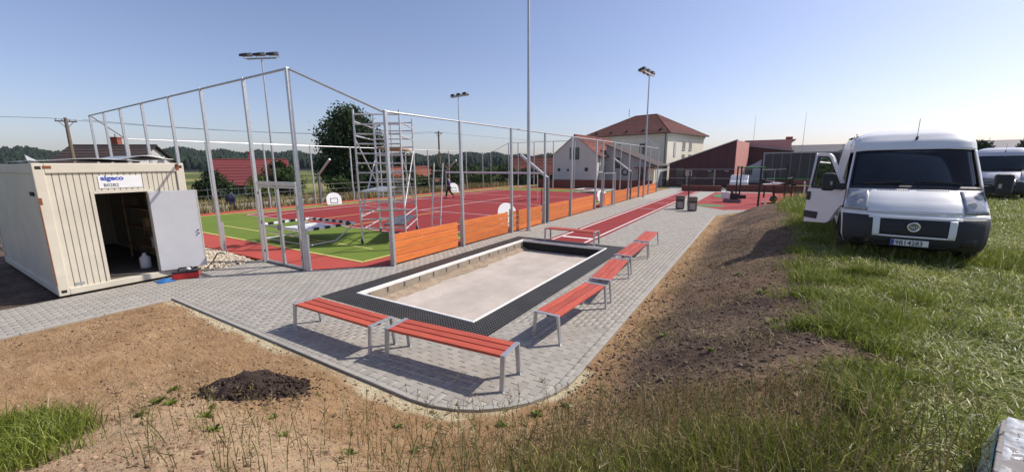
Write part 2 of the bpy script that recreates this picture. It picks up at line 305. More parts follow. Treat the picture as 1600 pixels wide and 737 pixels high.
# ------------------------------------------------------------------ helpers
def ploc(o):
    v = Vector((0, 0, 0))
    while o is not None:
        v += o.location; o = o.parent
    return v
class MB:
    """collects simple solids; build() links them as ONE mesh object"""
    def __init__(s): s.v = []; s.f = []
    def add(s, vs, fs):
        k = len(s.v); s.v += [tuple(p) for p in vs]; s.f += [tuple(i+k for i in f) for f in fs]; return s
    def box(s, x0, x1, y0, y1, z0, z1):
        return s.add([(x0,y0,z0),(x1,y0,z0),(x1,y1,z0),(x0,y1,z0),(x0,y0,z1),(x1,y0,z1),(x1,y1,z1),(x0,y1,z1)],
                     [(0,3,2,1),(4,5,6,7),(0,1,5,4),(1,2,6,5),(2,3,7,6),(3,0,4,7)])
    def bar(s, p, q, w, h=None, upv=(0, 0, 1)):
        h = h or w; p = Vector(p); q = Vector(q); d = (q-p).normalized(); u = Vector(upv)
        if abs(d.dot(u)) > 0.98: u = Vector((0, 1, 0))
        a = d.cross(u).normalized()*w/2; b = a.cross(d).normalized()*h/2
        vs = []
        for c in (p, q): vs += [c-a-b, c+a-b, c+a+b, c-a+b]
        return s.add(vs, [(0,1,2,3)[::-1],(4,5,6,7),(0,1,5,4),(1,2,6,5),(2,3,7,6),(3,0,4,7)])
    def tube(s, p, q, r, r2=None, n=10, cap=True):
        r2 = r if r2 is None else r2; p = Vector(p); q = Vector(q); d = (q-p).normalized()
        u = Vector((0,0,1)) if abs(d.z) < 0.9 else Vector((1,0,0))
        a = d.cross(u).normalized(); b = d.cross(a)
        vs = []
        for c, rr in ((p, r), (q, r2)):
            for i in range(n):
                t = 2*math.pi*i/n; vs.append(c + a*math.cos(t)*rr + b*math.sin(t)*rr)
        fs = [(i, (i+1) % n, n+(i+1) % n, n+i) for i in range(n)]
        if cap: fs += [tuple(range(n))[::-1], tuple(range(n, 2*n))]
        return s.add(vs, fs)
    def path(s, pts, r, n=8):
        for a, b in zip(pts[:-1], pts[1:]): s.tube(a, b, r, n=n)
        return s
    def prism(s, poly, axis, a, b):
        """poly in the two other axes, extruded along axis from a to b"""
        n = len(poly); vs = []
        for t in (a, b):
            for (u, w) in poly:
                vs.append({'x': (t, u, w), 'y': (u, t, w), 'z': (u, w, t)}[axis])
        return s.add(vs, [tuple(range(n))[::-1], tuple(range(n, 2*n))] + [(i, (i+1) % n, n+(i+1) % n, n+i) for i in range(n)])
    def grid(s, rows):
        m = len(rows); n = len(rows[0]); vs = [p for r in rows for p in r]
        return s.add(vs, [(i*n+j, i*n+j+1, (i+1)*n+j+1, (i+1)*n+j) for i in range(m-1) for j in range(n-1)])
    def lathe(s, prof, c=(0, 0, 0), n=24, axis='z'):
        vs = []; m = len(prof)
        for i in range(n):
            t = 2*math.pi*i/n
            for (r, h) in prof:
                if axis == 'z': vs.append((c[0]+r*math.cos(t), c[1]+r*math.sin(t), c[2]+h))
                else: vs.append((c[0]+h, c[1]+r*math.cos(t), c[2]+r*math.sin(t)))
        return s.add(vs, [(i*m+j, ((i+1) % n)*m+j, ((i+1) % n)*m+j+1, i*m+j+1) for i in range(n) for j in range(m-1)])
    def build(s, name, mat, parent=None, world=True, smooth=False, bevel=0.0, mats=None):
        me = bpy.data.meshes.new(name)
        vs = s.v
        if parent is not None and world:
            o0 = ploc(parent); vs = [(p[0]-o0.x, p[1]-o0.y, p[2]-o0.z) for p in s.v]
        me.from_pydata(vs, [], s.f)
        bm = bmesh.new(); bm.from_mesh(me); bmesh.ops.recalc_face_normals(bm, faces=bm.faces); bm.to_mesh(me); bm.free()
        me.materials.append(MATS[mat])
        if smooth: me.shade_smooth()
        o = bpy.data.objects.new(name, me); C.objects.link(o); o.parent = parent
        if bevel:
            bv = o.modifiers.new('bevel', 'BEVEL'); bv.width = bevel; bv.segments = 2; bv.limit_method = 'ANGLE'; bv.angle_limit = R(40)
        return o
def tag(o, label=None, cat=None, group=None, kind=None):
    if label: o['label'] = label
    if cat: o['category'] = cat
    if group: o['group'] = group
    if kind: o['kind'] = kind
    return o
def thing(name, label, cat, loc=(0, 0, 0), rz=0.0, group=None):
    o = bpy.data.objects.new(name, None); C.objects.link(o); o.empty_display_size = 0.2
    o.location = loc; o.rotation_euler = (0, 0, rz)
    return tag(o, label, cat, group)
def copy_tree(o, parent=None):
    c = o.copy(); C.objects.link(c); c.parent = parent
    for ch in [x for x in o.children]: copy_tree(ch, c)
    return c
def text_mesh(txt, name, mat, parent, size, loc, rot, extrude=0.002, align='LEFT', bold=0.0, xs=1.0):
    cu = bpy.data.curves.new(name, 'FONT'); cu.body = txt; cu.size = size; cu.extrude = extrude; cu.align_x = align
    cu.offset = bold; cu.resolution_u = 3
    t = bpy.data.objects.new(name, cu)
    me = bpy.data.meshes.new_from_object(t); bpy.data.objects.remove(t)
    me.materials.clear(); me.materials.append(MATS[mat])
    o = bpy.data.objects.new(name, me); C.objects.link(o); o.parent = parent
    o.location = loc; o.rotation_euler = rot; o.scale = (xs, 1, 1)
    return o
def fast_mesh(name, verts, tris, attrs, mat, parent=None, smooth=False):
    """numpy mesh of triangles with per-vertex float attributes"""
    me = bpy.data.meshes.new(name); verts = np.asarray(verts, np.float32); tris = np.asarray(tris, np.int32)
    me.vertices.add(len(verts)); me.vertices.foreach_set('co', verts.ravel())
    me.loops.add(tris.size); me.loops.foreach_set('vertex_index', tris.ravel())
    me.polygons.add(len(tris)); me.polygons.foreach_set('loop_start', np.arange(0, tris.size, 3, dtype=np.int32))
    me.update(calc_edges=True)
    for k, a in (attrs or {}).items():
        at = me.attributes.new(k, 'FLOAT', 'POINT'); at.data.foreach_set('value', np.asarray(a, np.float32))
    if smooth: me.shade_smooth()
    me.materials.append(MATS[mat])
    o = bpy.data.objects.new(name, me); C.objects.link(o); o.parent = parent
    return o
def _h(ix, iy, s):
    v = np.sin(ix*127.1 + iy*311.7 + s*74.7)*43758.5453
    return v - np.floor(v)
def vnoise(x, y, s=0.0):
    ix = np.floor(x); iy = np.floor(y); fx = x-ix; fy = y-iy
    fx = fx*fx*(3-2*fx); fy = fy*fy*(3-2*fy)
    return (_h(ix, iy, s)*(1-fx)+_h(ix+1, iy, s)*fx)*(1-fy) + (_h(ix, iy+1, s)*(1-fx)+_h(ix+1, iy+1, s)*fx)*fy - 0.5
def fbm(x, y, o=4, s=0.0):
    t = 0; a = 1.0
    for k in range(o): t = t + a*vnoise(x*2**k, y*2**k, s+k*3.1); a *= 0.5
    return t
def sm(t):
    t = np.clip(t, 0, 1); return t*t*(3-2*t)

# ------------------------------------------------------------------ ground levels
PX, PY, PR = -1.75, 2.90, 1.45            # right edge, near edge and corner radius of the paved area
def sdf_pave(x, y):
    """distance outside the paved yard (right edge, near edge, rounded corner); bends right past y = 22.5"""
    xe = PX + np.clip((y-22.4)*0.40, 0, 9.0)
    qx = x-xe+PR; qy = PY-y+PR
    return np.sqrt(np.maximum(qx, 0)**2+np.maximum(qy, 0)**2) + np.minimum(np.maximum(qx, qy), 0) - PR
def hz(x, y):
    x = np.asarray(x, float); y = np.asarray(y, float)
    d = sdf_pave(x, y)
    # left soil bed is bounded by the path at x = -10
    d = np.where(x < -9.0, np.minimum(d, x+10.0), d)
    A = 0.78 + 0.22*sm((8.0-y)/6.0)
    A = np.where(x < -2.5, A*(0.12+0.88*sm((x+6.5)/4.5)), A)
    # the bank fades out towards the play area
    A = A*(1-sm((y-22.5)/4.0)*sm((4.5-x)/2.5))
    width = np.where((y > 3.5), 2.75, 2.75)
    h = A*sm(d/width)
    lump = fbm(x*0.9, y*0.9, 4, 2.0)*0.09 + fbm(x*4.0, y*4.0, 3, 5.0)*0.028
    h = h + lump*sm((d-0.05)/0.7) - 0.025
    pit = (x > -7.25) & (x < -3.7) & (y > 4.8) & (y < 12.25)
    inside = (d < -0.09)
    h = np.where(inside, -0.09, h)
    h = np.where(pit, -0.6, h)
    far = (x < -28.0) | (y > 60) | (y < -12) | (x > 40)
    return np.where(far & inside, -0.09, h)
def grass_mask(x, y):
    """1 on the grassy plateau to the right, 0 on bare soil"""
    b = 0.86 + 0.35*fbm(x*0.8, y*0.35, 3, 9.0) + np.clip((y-12)*0.04, 0, 1.2)
    near = np.clip((4.2-y)/3.0, 0, 1)*1.5
    g = sm((x-(b-near))/0.55)
    g = g*(1-sm((y-24.0)/3.0)*sm((4.8-x)/1.5))
    return g
def left_grass(x, y):
    dx = (x+5.4)/1.15; dy = (y-0.12)/0.66
    return sm(2.2*(1.0-np.sqrt(dx*dx+dy*dy)-0.5*fbm(x*1.6, y*1.6, 3, 4.0)))

# ------------------------------------------------------------------ ground sheet
def steps(vals):
    out = [vals[0][0]]
    for a, b, st in vals:
        n = max(1, int(round((b-a)/st))); out += list(np.linspace(a, b, n+1)[1:])
    return np.array(out)
gx = steps([(-3000,-800,550),(-800,-200,100),(-200,-60,20),(-60,-13,4),(-13,-8,0.25),(-8,-4.5,0.07),(-4.5,1.6,0.045),(1.6,5,0.14),(5,20,0.8),(20,60,5),(60,300,40),(300,3000,540)])
gy = steps([(-1500,-200,300),(-200,-20,30),(-20,-2,1.5),(-2,0.3,0.14),(0.3,5.2,0.045),(5.2,9,0.08),(9,14,0.14),(14,30,0.4),(30,60,3),(60,300,30),(300,900,100),(900,3000,525)])
GX, GY = np.meshgrid(gx, gy)
GZ = hz(GX, GY)
n, m = GX.shape
vv = np.stack([GX.ravel(), GY.ravel(), GZ.ravel()], 1)
idx = np.arange(n*m).reshape(n, m)
a_, b_, c_, d_ = idx[:-1,:-1].ravel(), idx[:-1,1:].ravel(), idx[1:,1:].ravel(), idx[1:,:-1].ravel()
tris = np.concatenate([np.stack([a_, b_, c_], 1), np.stack([a_, c_, d_], 1)])
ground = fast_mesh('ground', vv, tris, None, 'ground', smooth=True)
fx, fy = GX.ravel(), GY.ravel()
mk = np.zeros((len(fx), 4), np.float32); mk[:, 3] = 1
mk[:, 0] = np.maximum(grass_mask(fx, fy), left_grass(fx, fy))*0.9
dd = sdf_pave(fx, fy)
mk[:, 1] = sm((dd-0.12)/0.6)*sm((fx+1.8)/0.8)*sm((fy-3.1)/1.8) * (0.92+0.5*fbm(fx*0.8, fy*0.5, 3, 8.0)) + 0.0
mk[:, 1] = np.maximum(np.clip(mk[:, 1], 0, 1), ((fx < -12.05) & (fx > -27) & (fy < 4.2)).astype(float))  # dark soil by the cabin, coloured darker to deepen the cabin's cast shadow
mk[:, 2] = ((fx < -28) | (fy > 47) | (fx > 24) | (fy < -8)).astype(np.float32)
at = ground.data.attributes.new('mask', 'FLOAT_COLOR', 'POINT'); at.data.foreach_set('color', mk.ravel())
dr_ = sm((1.95+0.5*fbm(fx*0.9, fy*0.9, 3, 6.0)-fy)/0.7)*sm((fx+6.3)/1.6)*(fx < 2)
at = ground.data.attributes.new('dry', 'FLOAT', 'POINT'); at.data.foreach_set('value', dr_.astype(np.float32))
sa_ = sm((0.17+0.16*fbm(fx*2.2, fy*2.2, 3, 15.0)-dd)/0.06)*(dd > -0.05)*sm((fbm(fx*0.9+4, fy*0.9, 2, 2.0)+0.35)/0.2)*(fy < 4.6)
at = ground.data.attributes.new('sand', 'FLOAT', 'POINT'); at.data.foreach_set('value', np.clip(sa_, 0, 1).astype(np.float32))
tag(ground, kind='structure')

# ------------------------------------------------------------------ paved yard
def clip_half(poly, a, b, c):
    """keep a*x + b*y <= c"""
    out = []
    for i in range(len(poly)):
        p, q = poly[i], poly[(i+1) % len(poly)]
        fp = a*p[0]+b*p[1]-c; fq = a*q[0]+b*q[1]-c
        if fp <= 0: out.append(p)
        if (fp < 0) != (fq < 0) and abs(fp-fq) > 1e-12:
            t = fp/(fp-fq); out.append((p[0]+(q[0]-p[0])*t, p[1]+(q[1]-p[1])*t))
    return out
KW = 0.07
arc = []
cxa, cya = PX-PR, PY+PR
NA = 18
for i in range(NA+1):
    t = -math.pi/2 + (math.pi/2)*i/NA
    arc.append((cxa+(PR)*math.cos(t), cya+(PR)*math.sin(t)))
halfs = []
for i in range(NA):
    t = -math.pi/2 + (math.pi/2)*(i+0.5)/NA
    r = PR-KW-0.006
    halfs.append((math.cos(t), math.sin(t), math.cos(t)*cxa+math.sin(t)*cya+r))
MAT_O = (-7.50, -3.42, 4.55, 12.50)      # black mat outside
MAT_I = (-7.02, -3.93, 5.05, 12.02)      # white edge outside
TRK = (-6.28, -4.74, 12.50, 41.0)
holes = [MAT_O, TRK]
def clip_hole(poly, h):
    x0, x1, y0, y1 = h
    cxm = sum(p[0] for p in poly)/len(poly); cym = sum(p[1] for p in poly)/len(poly)
    bx0 = min(p[0] for p in poly); bx1 = max(p[0] for p in poly); by0 = min(p[1] for p in poly); by1 = max(p[1] for p in poly)
    if bx1 <= x0 or bx0 >= x1 or by1 <= y0 or by0 >= y1: return poly
    g = 0.004
    if bx0 < x0 < bx1 and by1 > y0 and by0 < y1: poly = clip_half(poly, 1, 0, x0-g); return poly
    if bx0 < x1 < bx1: return clip_half(poly, -1, 0, -(x1+g))
    if by0 < y0 < by1: return clip_half(poly, 0, 1, y0-g)
    if by0 < y1 < by1: return clip_half(poly, 0, -1, -(y1+g))
    return []
def regions(poly):
    """clip one paver to the yard; returns polygon or []"""
    bx0 = min(p[0] for p in poly); bx1 = max(p[0] for p in poly); by0 = min(p[1] for p in poly); by1 = max(p[1] for p in poly)
    if by0 < PY+KW+0.006:
        # strip in front of the cabin runs on towards the viewer
        if bx1 <= -10.0-KW:
            pass
        elif bx0 < -10.0-KW:
            poly = clip_half(poly, 1, 0, -10.0-KW-0.006)
        else:
            poly = clip_half(poly, 0, -1, -(PY+KW+0.006))
    if len(poly) < 3: return []
    if bx1 > PX-KW-0.006 and by1 < 22.4: poly = clip_half(poly, 1, 0, PX-KW-0.006)
    if len(poly) < 3: return []
    if bx1 > cxa and by0 < cya:
        for a, b, c in halfs:
            poly = clip_half(poly, a, b, c)
            if len(poly) < 3: return []
    for h in holes:
        poly = clip_hole(poly, h)
        if len(poly) < 3: return []
    # court side: fence line, chamfer, end line
    if bx0 < -8.2:
        if by1 > 5.62 and bx0 > -9.9:
            poly = clip_half(poly, -1, 1, 5.70+9.60)      # y - x <= c along the chamfer
        if len(poly) < 3: return []
        if bx0 <= -9.75:
            poly = clip_half(poly, 0, 1, 5.62)
        if len(poly) < 3: return []
        poly = clip_half(poly, -1, 0, 8.20) if by0 > 7.1 else poly
    return poly if len(poly) >= 3 else []
slab = MB()
slab.box(-12.10, -10.0-KW, -14, PY, -0.30, -0.014)
slab.box(-12.10, MAT_O[0], PY, 5.6, -0.30, -0.014)
slab.prism([(-10.0, 5.6), (-9.75, 5.6), (-8.2, 7.15), (-8.2, 46), (MAT_O[0], 46), (MAT_O[0], 5.6)][::-1], 'z', -0.30, -0.0145)
slab.box(MAT_O[0], MAT_O[1], PY, MAT_O[2], -0.30, -0.014)
slab.box(MAT_O[0], TRK[0], MAT_O[3], 46, -0.30, -0.014)
slab.prism([(MAT_O[1], PY)]+[p for p in arc]+[(PX, 22.4), (1.0, 29.3), (1.0, 46), (TRK[1], 46), (TRK[1], 12.5), (MAT_O[1], 12.5)], 'z', -0.30, -0.0142)
slab.box(TRK[0], TRK[1], TRK[3], 46, -0.30, -0.0143)
pavement = slab.build('pavement', 'joint_sand'); tag(pavement, kind='structure')
PWD, PLN, GAP = 0.10, 0.20, 0.0045
def paver_geo(poly, z0, z1, bev=0.004):
    cxm = sum(p[0] for p in poly)/len(poly); cym = sum(p[1] for p in poly)/len(poly)
    ins = []
    for p in poly:
        dx, dy = p[0]-cxm, p[1]-cym; L = math.hypot(dx, dy) or 1
        ins.append((p[0]-dx/L*bev*1.3, p[1]-dy/L*bev*1.3))
    n = len(poly)
    vs = [(p[0], p[1], z0) for p in poly]+[(p[0], p[1], z1-bev) for p in poly]+[(p[0], p[1], z1) for p in ins]
    fs = []
    for i in range(n):
        j = (i+1) % n; fs += [(i, j, n+j, n+i), (n+i, n+j, 2*n+j, 2*n+i)]
    fs.append(tuple(range(2*n, 3*n)))
    return vs, fs
CAMP = Vector((0, 0, 2.65))
cand = []
prg = random.Random(3)
ix0, ix1 = int(-12.1/PWD), int(1.0/PWD)
for ix in range(ix0, ix1):
    x0 = ix*PWD; off = (ix % 2)*PLN/2
    for iy in range(int(-1.2/PLN), int(31/PLN)):
        y0 = iy*PLN+off
        if y0 < PY-0.2 and x0 > -9.9: continue
        if x0 < -10.1 and y0 > 5.7: continue
        if x0 > PX+0.05 and y0 < 22.4: continue
        if y0 > 22.2 and x0+PWD > PX+(y0-22.4)*0.40: continue
        full = [(x0+GAP/2, y0+GAP/2), (x0+PWD-GAP/2, y0+GAP/2), (x0+PWD-GAP/2, y0+PLN-GAP/2), (x0+GAP/2, y0+PLN-GAP/2)]
        pl = regions(full)
        if len(pl) < 3: continue
        ar = abs(sum(pl[i][0]*pl[(i+1) % len(pl)][1]-pl[(i+1) % len(pl)][0]*pl[i][1] for i in range(len(pl))))/2
        if ar < 0.0015: continue
        whole = (pl == full)
        cxm, cym = x0+PWD/2, y0+PLN/2
        d3 = math.sqrt(cxm**2+cym**2+2.65**2)
        size = 2.65/d3**3 if whole else 0
        # in view?
        q = Vector((cxm, cym, 0))-CAMP; zz = q.dot(fw)
        vis = zz > 0.5 and abs(q.dot(rt)/zz) < 1.29 and abs(q.dot(up)/zz) < 0.595
        cand.append((size if vis else 0, pl, whole, cxm, cym))
cand.sort(key=lambda t: -t[0])
proto = MB(); vs, fs = paver_geo([(-PWD/2+GAP/2, -PLN/2+GAP/2), (PWD/2-GAP/2, -PLN/2+GAP/2), (PWD/2-GAP/2, PLN/2-GAP/2), (-PWD/2+GAP/2, PLN/2-GAP/2)], -0.05, 0.0)
proto.add(vs, fs); p0 = proto.build('paver', 'paver_single', pavement, world=False)
for k in range(300):
    o = p0 if k == 0 else p0.copy()
    if k: C.objects.link(o)
    o.parent = pavement; o.location = (cand[k][3], cand[k][4], prg.uniform(-0.0015, 0.0015))
    o.rotation_euler = (prg.uniform(-.004, .004), prg.uniform(-.006, .006), prg.uniform(-.004, .004))
V = []; T = []; A = []
for sz, pl, whole, cxm, cym in cand[300:]:
    dz = prg.uniform(-0.0015, 0.0015)
    vs, fs = paver_geo(pl, -0.05, dz)
    k = len(V); r = prg.random()
    V += vs; A += [r]*len(vs)
    for f in fs:
        for i in range(1, len(f)-1): T.append((k+f[0], k+f[i], k+f[i+1]))
rest = fast_mesh('paver_field', V, T, {'rnd': A}, 'pavers', pavement); rest['kind'] = 'stuff'
# far yard beyond the last modelled paver rows
fy_ = MB(); fy_.box(-8.2, TRK[0], 31.0, 46, -0.05, -0.001); fy_.box(TRK[1], 1.0, 31.0, 46, -0.05, -0.001)
fy_.box(TRK[0], TRK[1], TRK[3], 46, -0.05, -0.0012)
fy_.build('far_yard_surface', 'kerb', pavement)
# kerbs
kerb = bpy.data.objects.new('kerb', None); C.objects.link(kerb); tag(kerb, kind='structure')
def kerb_run(pts, step=1.0):
    for a, b in zip(pts[:-1], pts[1:]):
        a = Vector((*a, 0)); b = Vector((*b, 0)); L = (b-a).length; nseg = max(1, round(L/step)); d = (b-a)/nseg
        for i in range(nseg):
            p = a+d*i; q = a+d*(i+1); u = d.normalized()*0.0025
            MB().bar((p+u)+Vector((0, 0, -0.115+prg.uniform(-.003, .003))), (q-u)+Vector((0, 0, -0.115+prg.uniform(-.003, .003))), KW-0.006, 0.25).build('kerbstone', 'kerb', kerb, bevel=0.006)
kerb_run([(-10.0-KW/2, PY+KW/2), (cxa, PY+KW/2)])
am = [(cxa+(PR-KW/2)*math.cos(t), cya+(PR-KW/2)*math.sin(t)) for t in [(-math.pi/2)+(math.pi/2)*i/8 for i in range(9)]]
kerb_run(am, 0.5)
kerb_run([(PX-KW/2, cya), (PX-KW/2, 22.4), (1.0, 29.3)])
kerb_run([(-10.0-KW/2, -9.0), (-10.0-KW/2, PY)])

# ------------------------------------------------------------------ court and track surfaces
def sheet(name, poly, z, mat, parent=None, th=0.05, kind='structure'):
    o = MB().prism(poly, 'z', z-th, z).build(name, mat, parent)
    if parent is None: tag(o, kind=kind)
    return o
def rect(x0, x1, y0, y1): return [(x0, y0), (x1, y0), (x1, y1), (x0, y1)]
CX0, CX1, CY0, CY1, CH = -26.9, -8.25, 5.65, 40.0, 1.5
court_poly = [(CX0+CH, CY0), (CX1-CH, CY0), (CX1, CY0+CH), (CX1, CY1-CH), (CX1-CH, CY1), (CX0+CH, CY1), (CX0, CY1-CH), (CX0, CY0+CH)]
court = sheet('sports_court', court_poly, 0.004, 'tartan_path')
turf = sheet('turf', rect(-25.6, -9.15, 6.85, 38.6), 0.012, 'turf', court)
red = sheet('tartan_pitch', rect(-24.1, -9.9, 10.65, 35.4), 0.018, 'tartan', court)
sheet('far_turf', rect(-25.6, -24.12, 10.7, 38.6), 0.016, 'turf_far', court)
def line(x0, y0, x1, y1, w=0.05, z=0.023, mat='white_line'):
    p = Vector((x0, y0, 0)); q = Vector((x1, y1, 0)); d = (q-p).normalized(); s = Vector((-d.y, d.x, 0))*w/2; e = d*w/2
    MB().prism([tuple((p-s-e)[:2]), tuple((q-s+e)[:2]), tuple((q+s+e)[:2]), tuple((p+s-e)[:2])], 'z', z-0.006, z).build('court_line', mat, court)
for a in [(-24.0,10.75,-10.0,10.75),(-24.0,35.3,-10.0,35.3),(-24.0,10.75,-24.0,35.3),(-10.0,10.75,-10.0,35.3)]: line(*a)
for a in [(-22.6,10.82,-22.6,35.23),(-11.4,10.82,-11.4,35.23)]: line(*a, z=0.0235)
for a in [(-22.5,17.0,-11.5,17.0),(-22.5,29.0,-11.5,29.0),(-23.9,23.0,-10.1,23.0)]: line(*a, z=0.024)
line(-17.0, 17.1, -17.0, 28.9, z=0.0245)
for a in [(-15.4, 10.85, -15.4, 16.9), (-18.6, 10.85, -18.6, 16.9)]: line(*a, z=0.0245, mat='yellow_line')
for a in [(-25.5,6.9,-9.2,6.9),(-9.2,7.0,-9.2,38.5),(-25.5,7.0,-25.5,38.5)]: line(*a, w=0.07, z=0.017, mat='yellow_line')
line(-13.2, 6.98, -13.2, 8.2, 0.06, 0.017, 'yellow_line'); line(-13.2, 8.2, -21.0, 8.2, 0.06, 0.0175, 'yellow_line')
line(-13.2, 8.2, -10.4, 8.2, 0.05, 0.0172, 'yellow_line')
track = sheet('running_track', rect(TRK[0], TRK[1], TRK[2]+0.002, TRK[3]), 0.002, 'tartan')
for x in (TRK[0]+0.16, TRK[1]-0.16):
    MB().prism(rect(x-0.035, x+0.035, TRK[2]+0.05, TRK[3]-0.2), 'z', 0.0, 0.006).build('lane_line', 'white_line', track)
MB().prism(rect(TRK[0]+0.22, TRK[1]-0.22, 13.25, 13.45), 'z', 0.0, 0.006).build('takeoff_board', 'white_edge', track)
for yy in (24.0, 28.0, 32.0, 36.0):
    MB().prism(rect(TRK[0]+0.3, TRK[1]-0.3, yy, yy+0.05), 'z', 0.0, 0.006).build('lane_line', 'white_line', track)
# rubber play area
play = sheet('play_surface', [(-3.6, 27.6), (-1.6, 25.4), (0.2, 26.6), (4.6, 29.0), (5.0, 42), (-3.4, 40.5)], 0.004, 'rubber_red')
def blob(cx, cy, rx, ry, n=28, s=1):
    return [(cx+rx*math.cos(t)*(1+0.12*math.sin(3*t+s)), cy+ry*math.sin(t)*(1+0.1*math.sin(2*t+s))) for t in [2*math.pi*i/n for i in range(n)]]
sheet('green_patch', blob(-2.55, 27.7, 0.75, 0.75, s=2), 0.009, 'rubber_green', play)
sheet('orange_patch', blob(1.2, 30.6, 1.0, 2.6, s=1), 0.012, 'rubber_orange', play)
sheet('green_patch', blob(2.4, 35.0, 0.7, 1.3, s=4), 0.009, 'rubber_green', play)
sheet('green_patch', blob(-2.5, 36.4, 0.6, 2.0, s=4), 0.009, 'rubber_green', play)

# ------------------------------------------------------------------ long jump pit
pit = thing('long_jump_pit', 'empty long jump pit with white rim and black rubber mat surround', 'sand pit', (-5.47, 8.5, 0))
x0, x1, y0, y1 = MAT_O; X0, X1, Y0, Y1 = MAT_I
mt = MB()
mt.box(x0, x1, y0, Y0-0.002, -0.28, 0.004); mt.box(x0, x1, Y1+0.002, y1, -0.28, 0.004)
mt.box(x0, X0-0.002, Y0, Y1, -0.28, 0.0045); mt.box(X1+0.002, x1, Y0, Y1, -0.28, 0.0045)
mt.build('rubber_mat', 'honeycomb', pit)
E_ = 0.055
for (a, b) in [((X0, Y0), (X1, Y0)), ((X0, Y1), (X1, Y1))]:
    MB().box(a[0], b[0], a[1]-(0 if a[1] < 8 else E_), a[1]+(E_ if a[1] < 8 else 0), -0.06, 0.022).build('white_edge', 'white_edge', pit, bevel=0.012)
for xx in (X0, X1-E_):
    MB().box(xx, xx+E_, Y0+E_+0.002, Y1-E_-0.002, -0.06, 0.022).build('white_edge', 'white_edge', pit, bevel=0.012)
w = MB()
w.box(X0+0.004, X0+0.05, Y0+0.01, Y1-0.01, -0.50, -0.062); w.box(X1-0.05, X1-0.004, Y0+0.01, Y1-0.01, -0.50, -0.062)
w.box(X0+0.05, X1-0.05, Y0+0.004, Y0+0.05, -0.50, -0.062)
w.build('pit_wall', 'pit_wall', pit)
MB().box(X0+0.05, X1-0.05, Y1-0.05, Y1-0.004, -0.50, -0.062).build('black_wall', 'black_rough', pit)  # far end wall, coloured black unlike the other three
for i in range(14):
    y = Y0+0.3+i*0.5
    if y > Y1-0.1: break
    MB().box(X0+0.05, X0+0.062, y-0.018, y+0.018, -0.17, -0.062).build('bracket', 'galv_dark', pit)
# floor: laid fabric strips over sand, a crumbled soil bank along the left wall
xs = [X0+0.05, -6.02, -4.98, X1-0.05]
for i in range(3):
    rows = []
    for yy in np.linspace(Y0+0.05, Y1-0.05, 40):
        rows.append([(xx, yy, -0.33+0.006*i+0.012*float(vnoise(xx*2.1, yy*1.7, 3.0))+0.006*float(vnoise(xx*7, yy*7, 1.0))) for xx in np.linspace(xs[i]-(0.05 if i else 0), xs[i+1], 12)])
    MB().grid(rows).build('floor_sheet', 'pit_floor', pit, smooth=True)
rows = []
for yy in np.linspace(Y0+0.05, Y1-0.05, 110):
    wd = 0.32+0.16*float(vnoise(yy*1.3, 0.0, 2.0))+0.1*float(vnoise(yy*6, 0.0, 7.0))
    rows.append([(X0+0.05+wd*t, yy, -0.35+0.11*(1-t)**1.5+0.05*float(fbm(np.array(t*3.0), np.array(yy*4.0), 3, 1.0))*(1-t)) for t in np.linspace(0, 1, 10)])
MB().grid(rows).build('soil_bank', 'pit_soil', pit, smooth=True)

# ------------------------------------------------------------------ benches
BL, BW, BH = 1.87, 0.44, 0.45
def make_bench():
    t = thing('bench', '', 'bench')
    for k in range(3):
        yc = (k-1)*0.138
        MB().box(-BL/2+0.062, BL/2-0.062, yc-0.0585, yc+0.0585, BH-0.042, BH-0.004).build('slat', 'slat', t, world=False, bevel=0.006)
    for s in (-1, 1):
        xo = s*(BL/2-0.03)
        MB().box(xo-0.03, xo+0.03, -BW/2+0.012, BW/2-0.012, BH-0.012, BH).build('end_bar', 'galv', t, world=False, bevel=0.002)
        for q in (-1, 1):
            m = MB()
            ya, yb = q*(BW/2-0.030), q*(BW/2+0.012)
            m.add([(xo-0.03, ya-0.018, BH-0.012), (xo+0.03, ya-0.018, BH-0.012), (xo+0.03, ya+0.018, BH-0.012), (xo-0.03, ya+0.018, BH-0.012),
                   (xo-0.027, yb-0.014, 0.004), (xo+0.027, yb-0.014, 0.004), (xo+0.027, yb+0.014, 0.004), (xo-0.027, yb+0.014, 0.004)],
                  [(0,1,2,3),(7,6,5,4),(0,4,5,1),(1,5,6,2),(2,6,7,3),(3,7,4,0)])
            m.build('leg', 'galv', t, world=False, bevel=0.002)
            MB().box(xo-0.04, xo+0.04, yb-0.03, yb+0.03, 0.0, 0.006).build('foot_plate', 'galv', t, world=False)
    m = MB(); m.bar((-BL/2+0.06, 0, BH-0.055), (BL/2-0.06, 0, BH-0.055), 0.05, 0.022); m.build('under_rail', 'galv_dark', t, world=False)
    return t
b0 = make_bench()
bench_spots = [((-5.36, 3.56), 1, 'red slatted bench at the paving edge, left of its twin by the kerb'),
               ((-3.30, 3.72), 5, 'red slatted bench nearest the camera, beside the curved kerb corner'),
               ((-2.50, 5.97), 87, 'red slatted bench on the right of the pit, nearest of the row of four'),
               ((-2.56, 8.12), 95, 'second nearest red bench of the row right of the pit'),
               ((-2.71, 10.35), 91, 'third red bench of the row right of the pit'),
               ((-2.82, 12.42), 94, 'farthest red bench of the row right of the pit'),
               ((-5.33, 12.42), -1, 'red slatted bench across the far end of the pit, before the running track')]
for i, (p, a, lab) in enumerate(bench_spots):
    o = b0 if i == 0 else copy_tree(b0)
    o.location = (p[0], p[1], 0.0045 if i == 6 else 0.0); o.rotation_euler = (0, 0, R(a)); o['label'] = lab; o['group'] = 'red benches around the long jump pit'

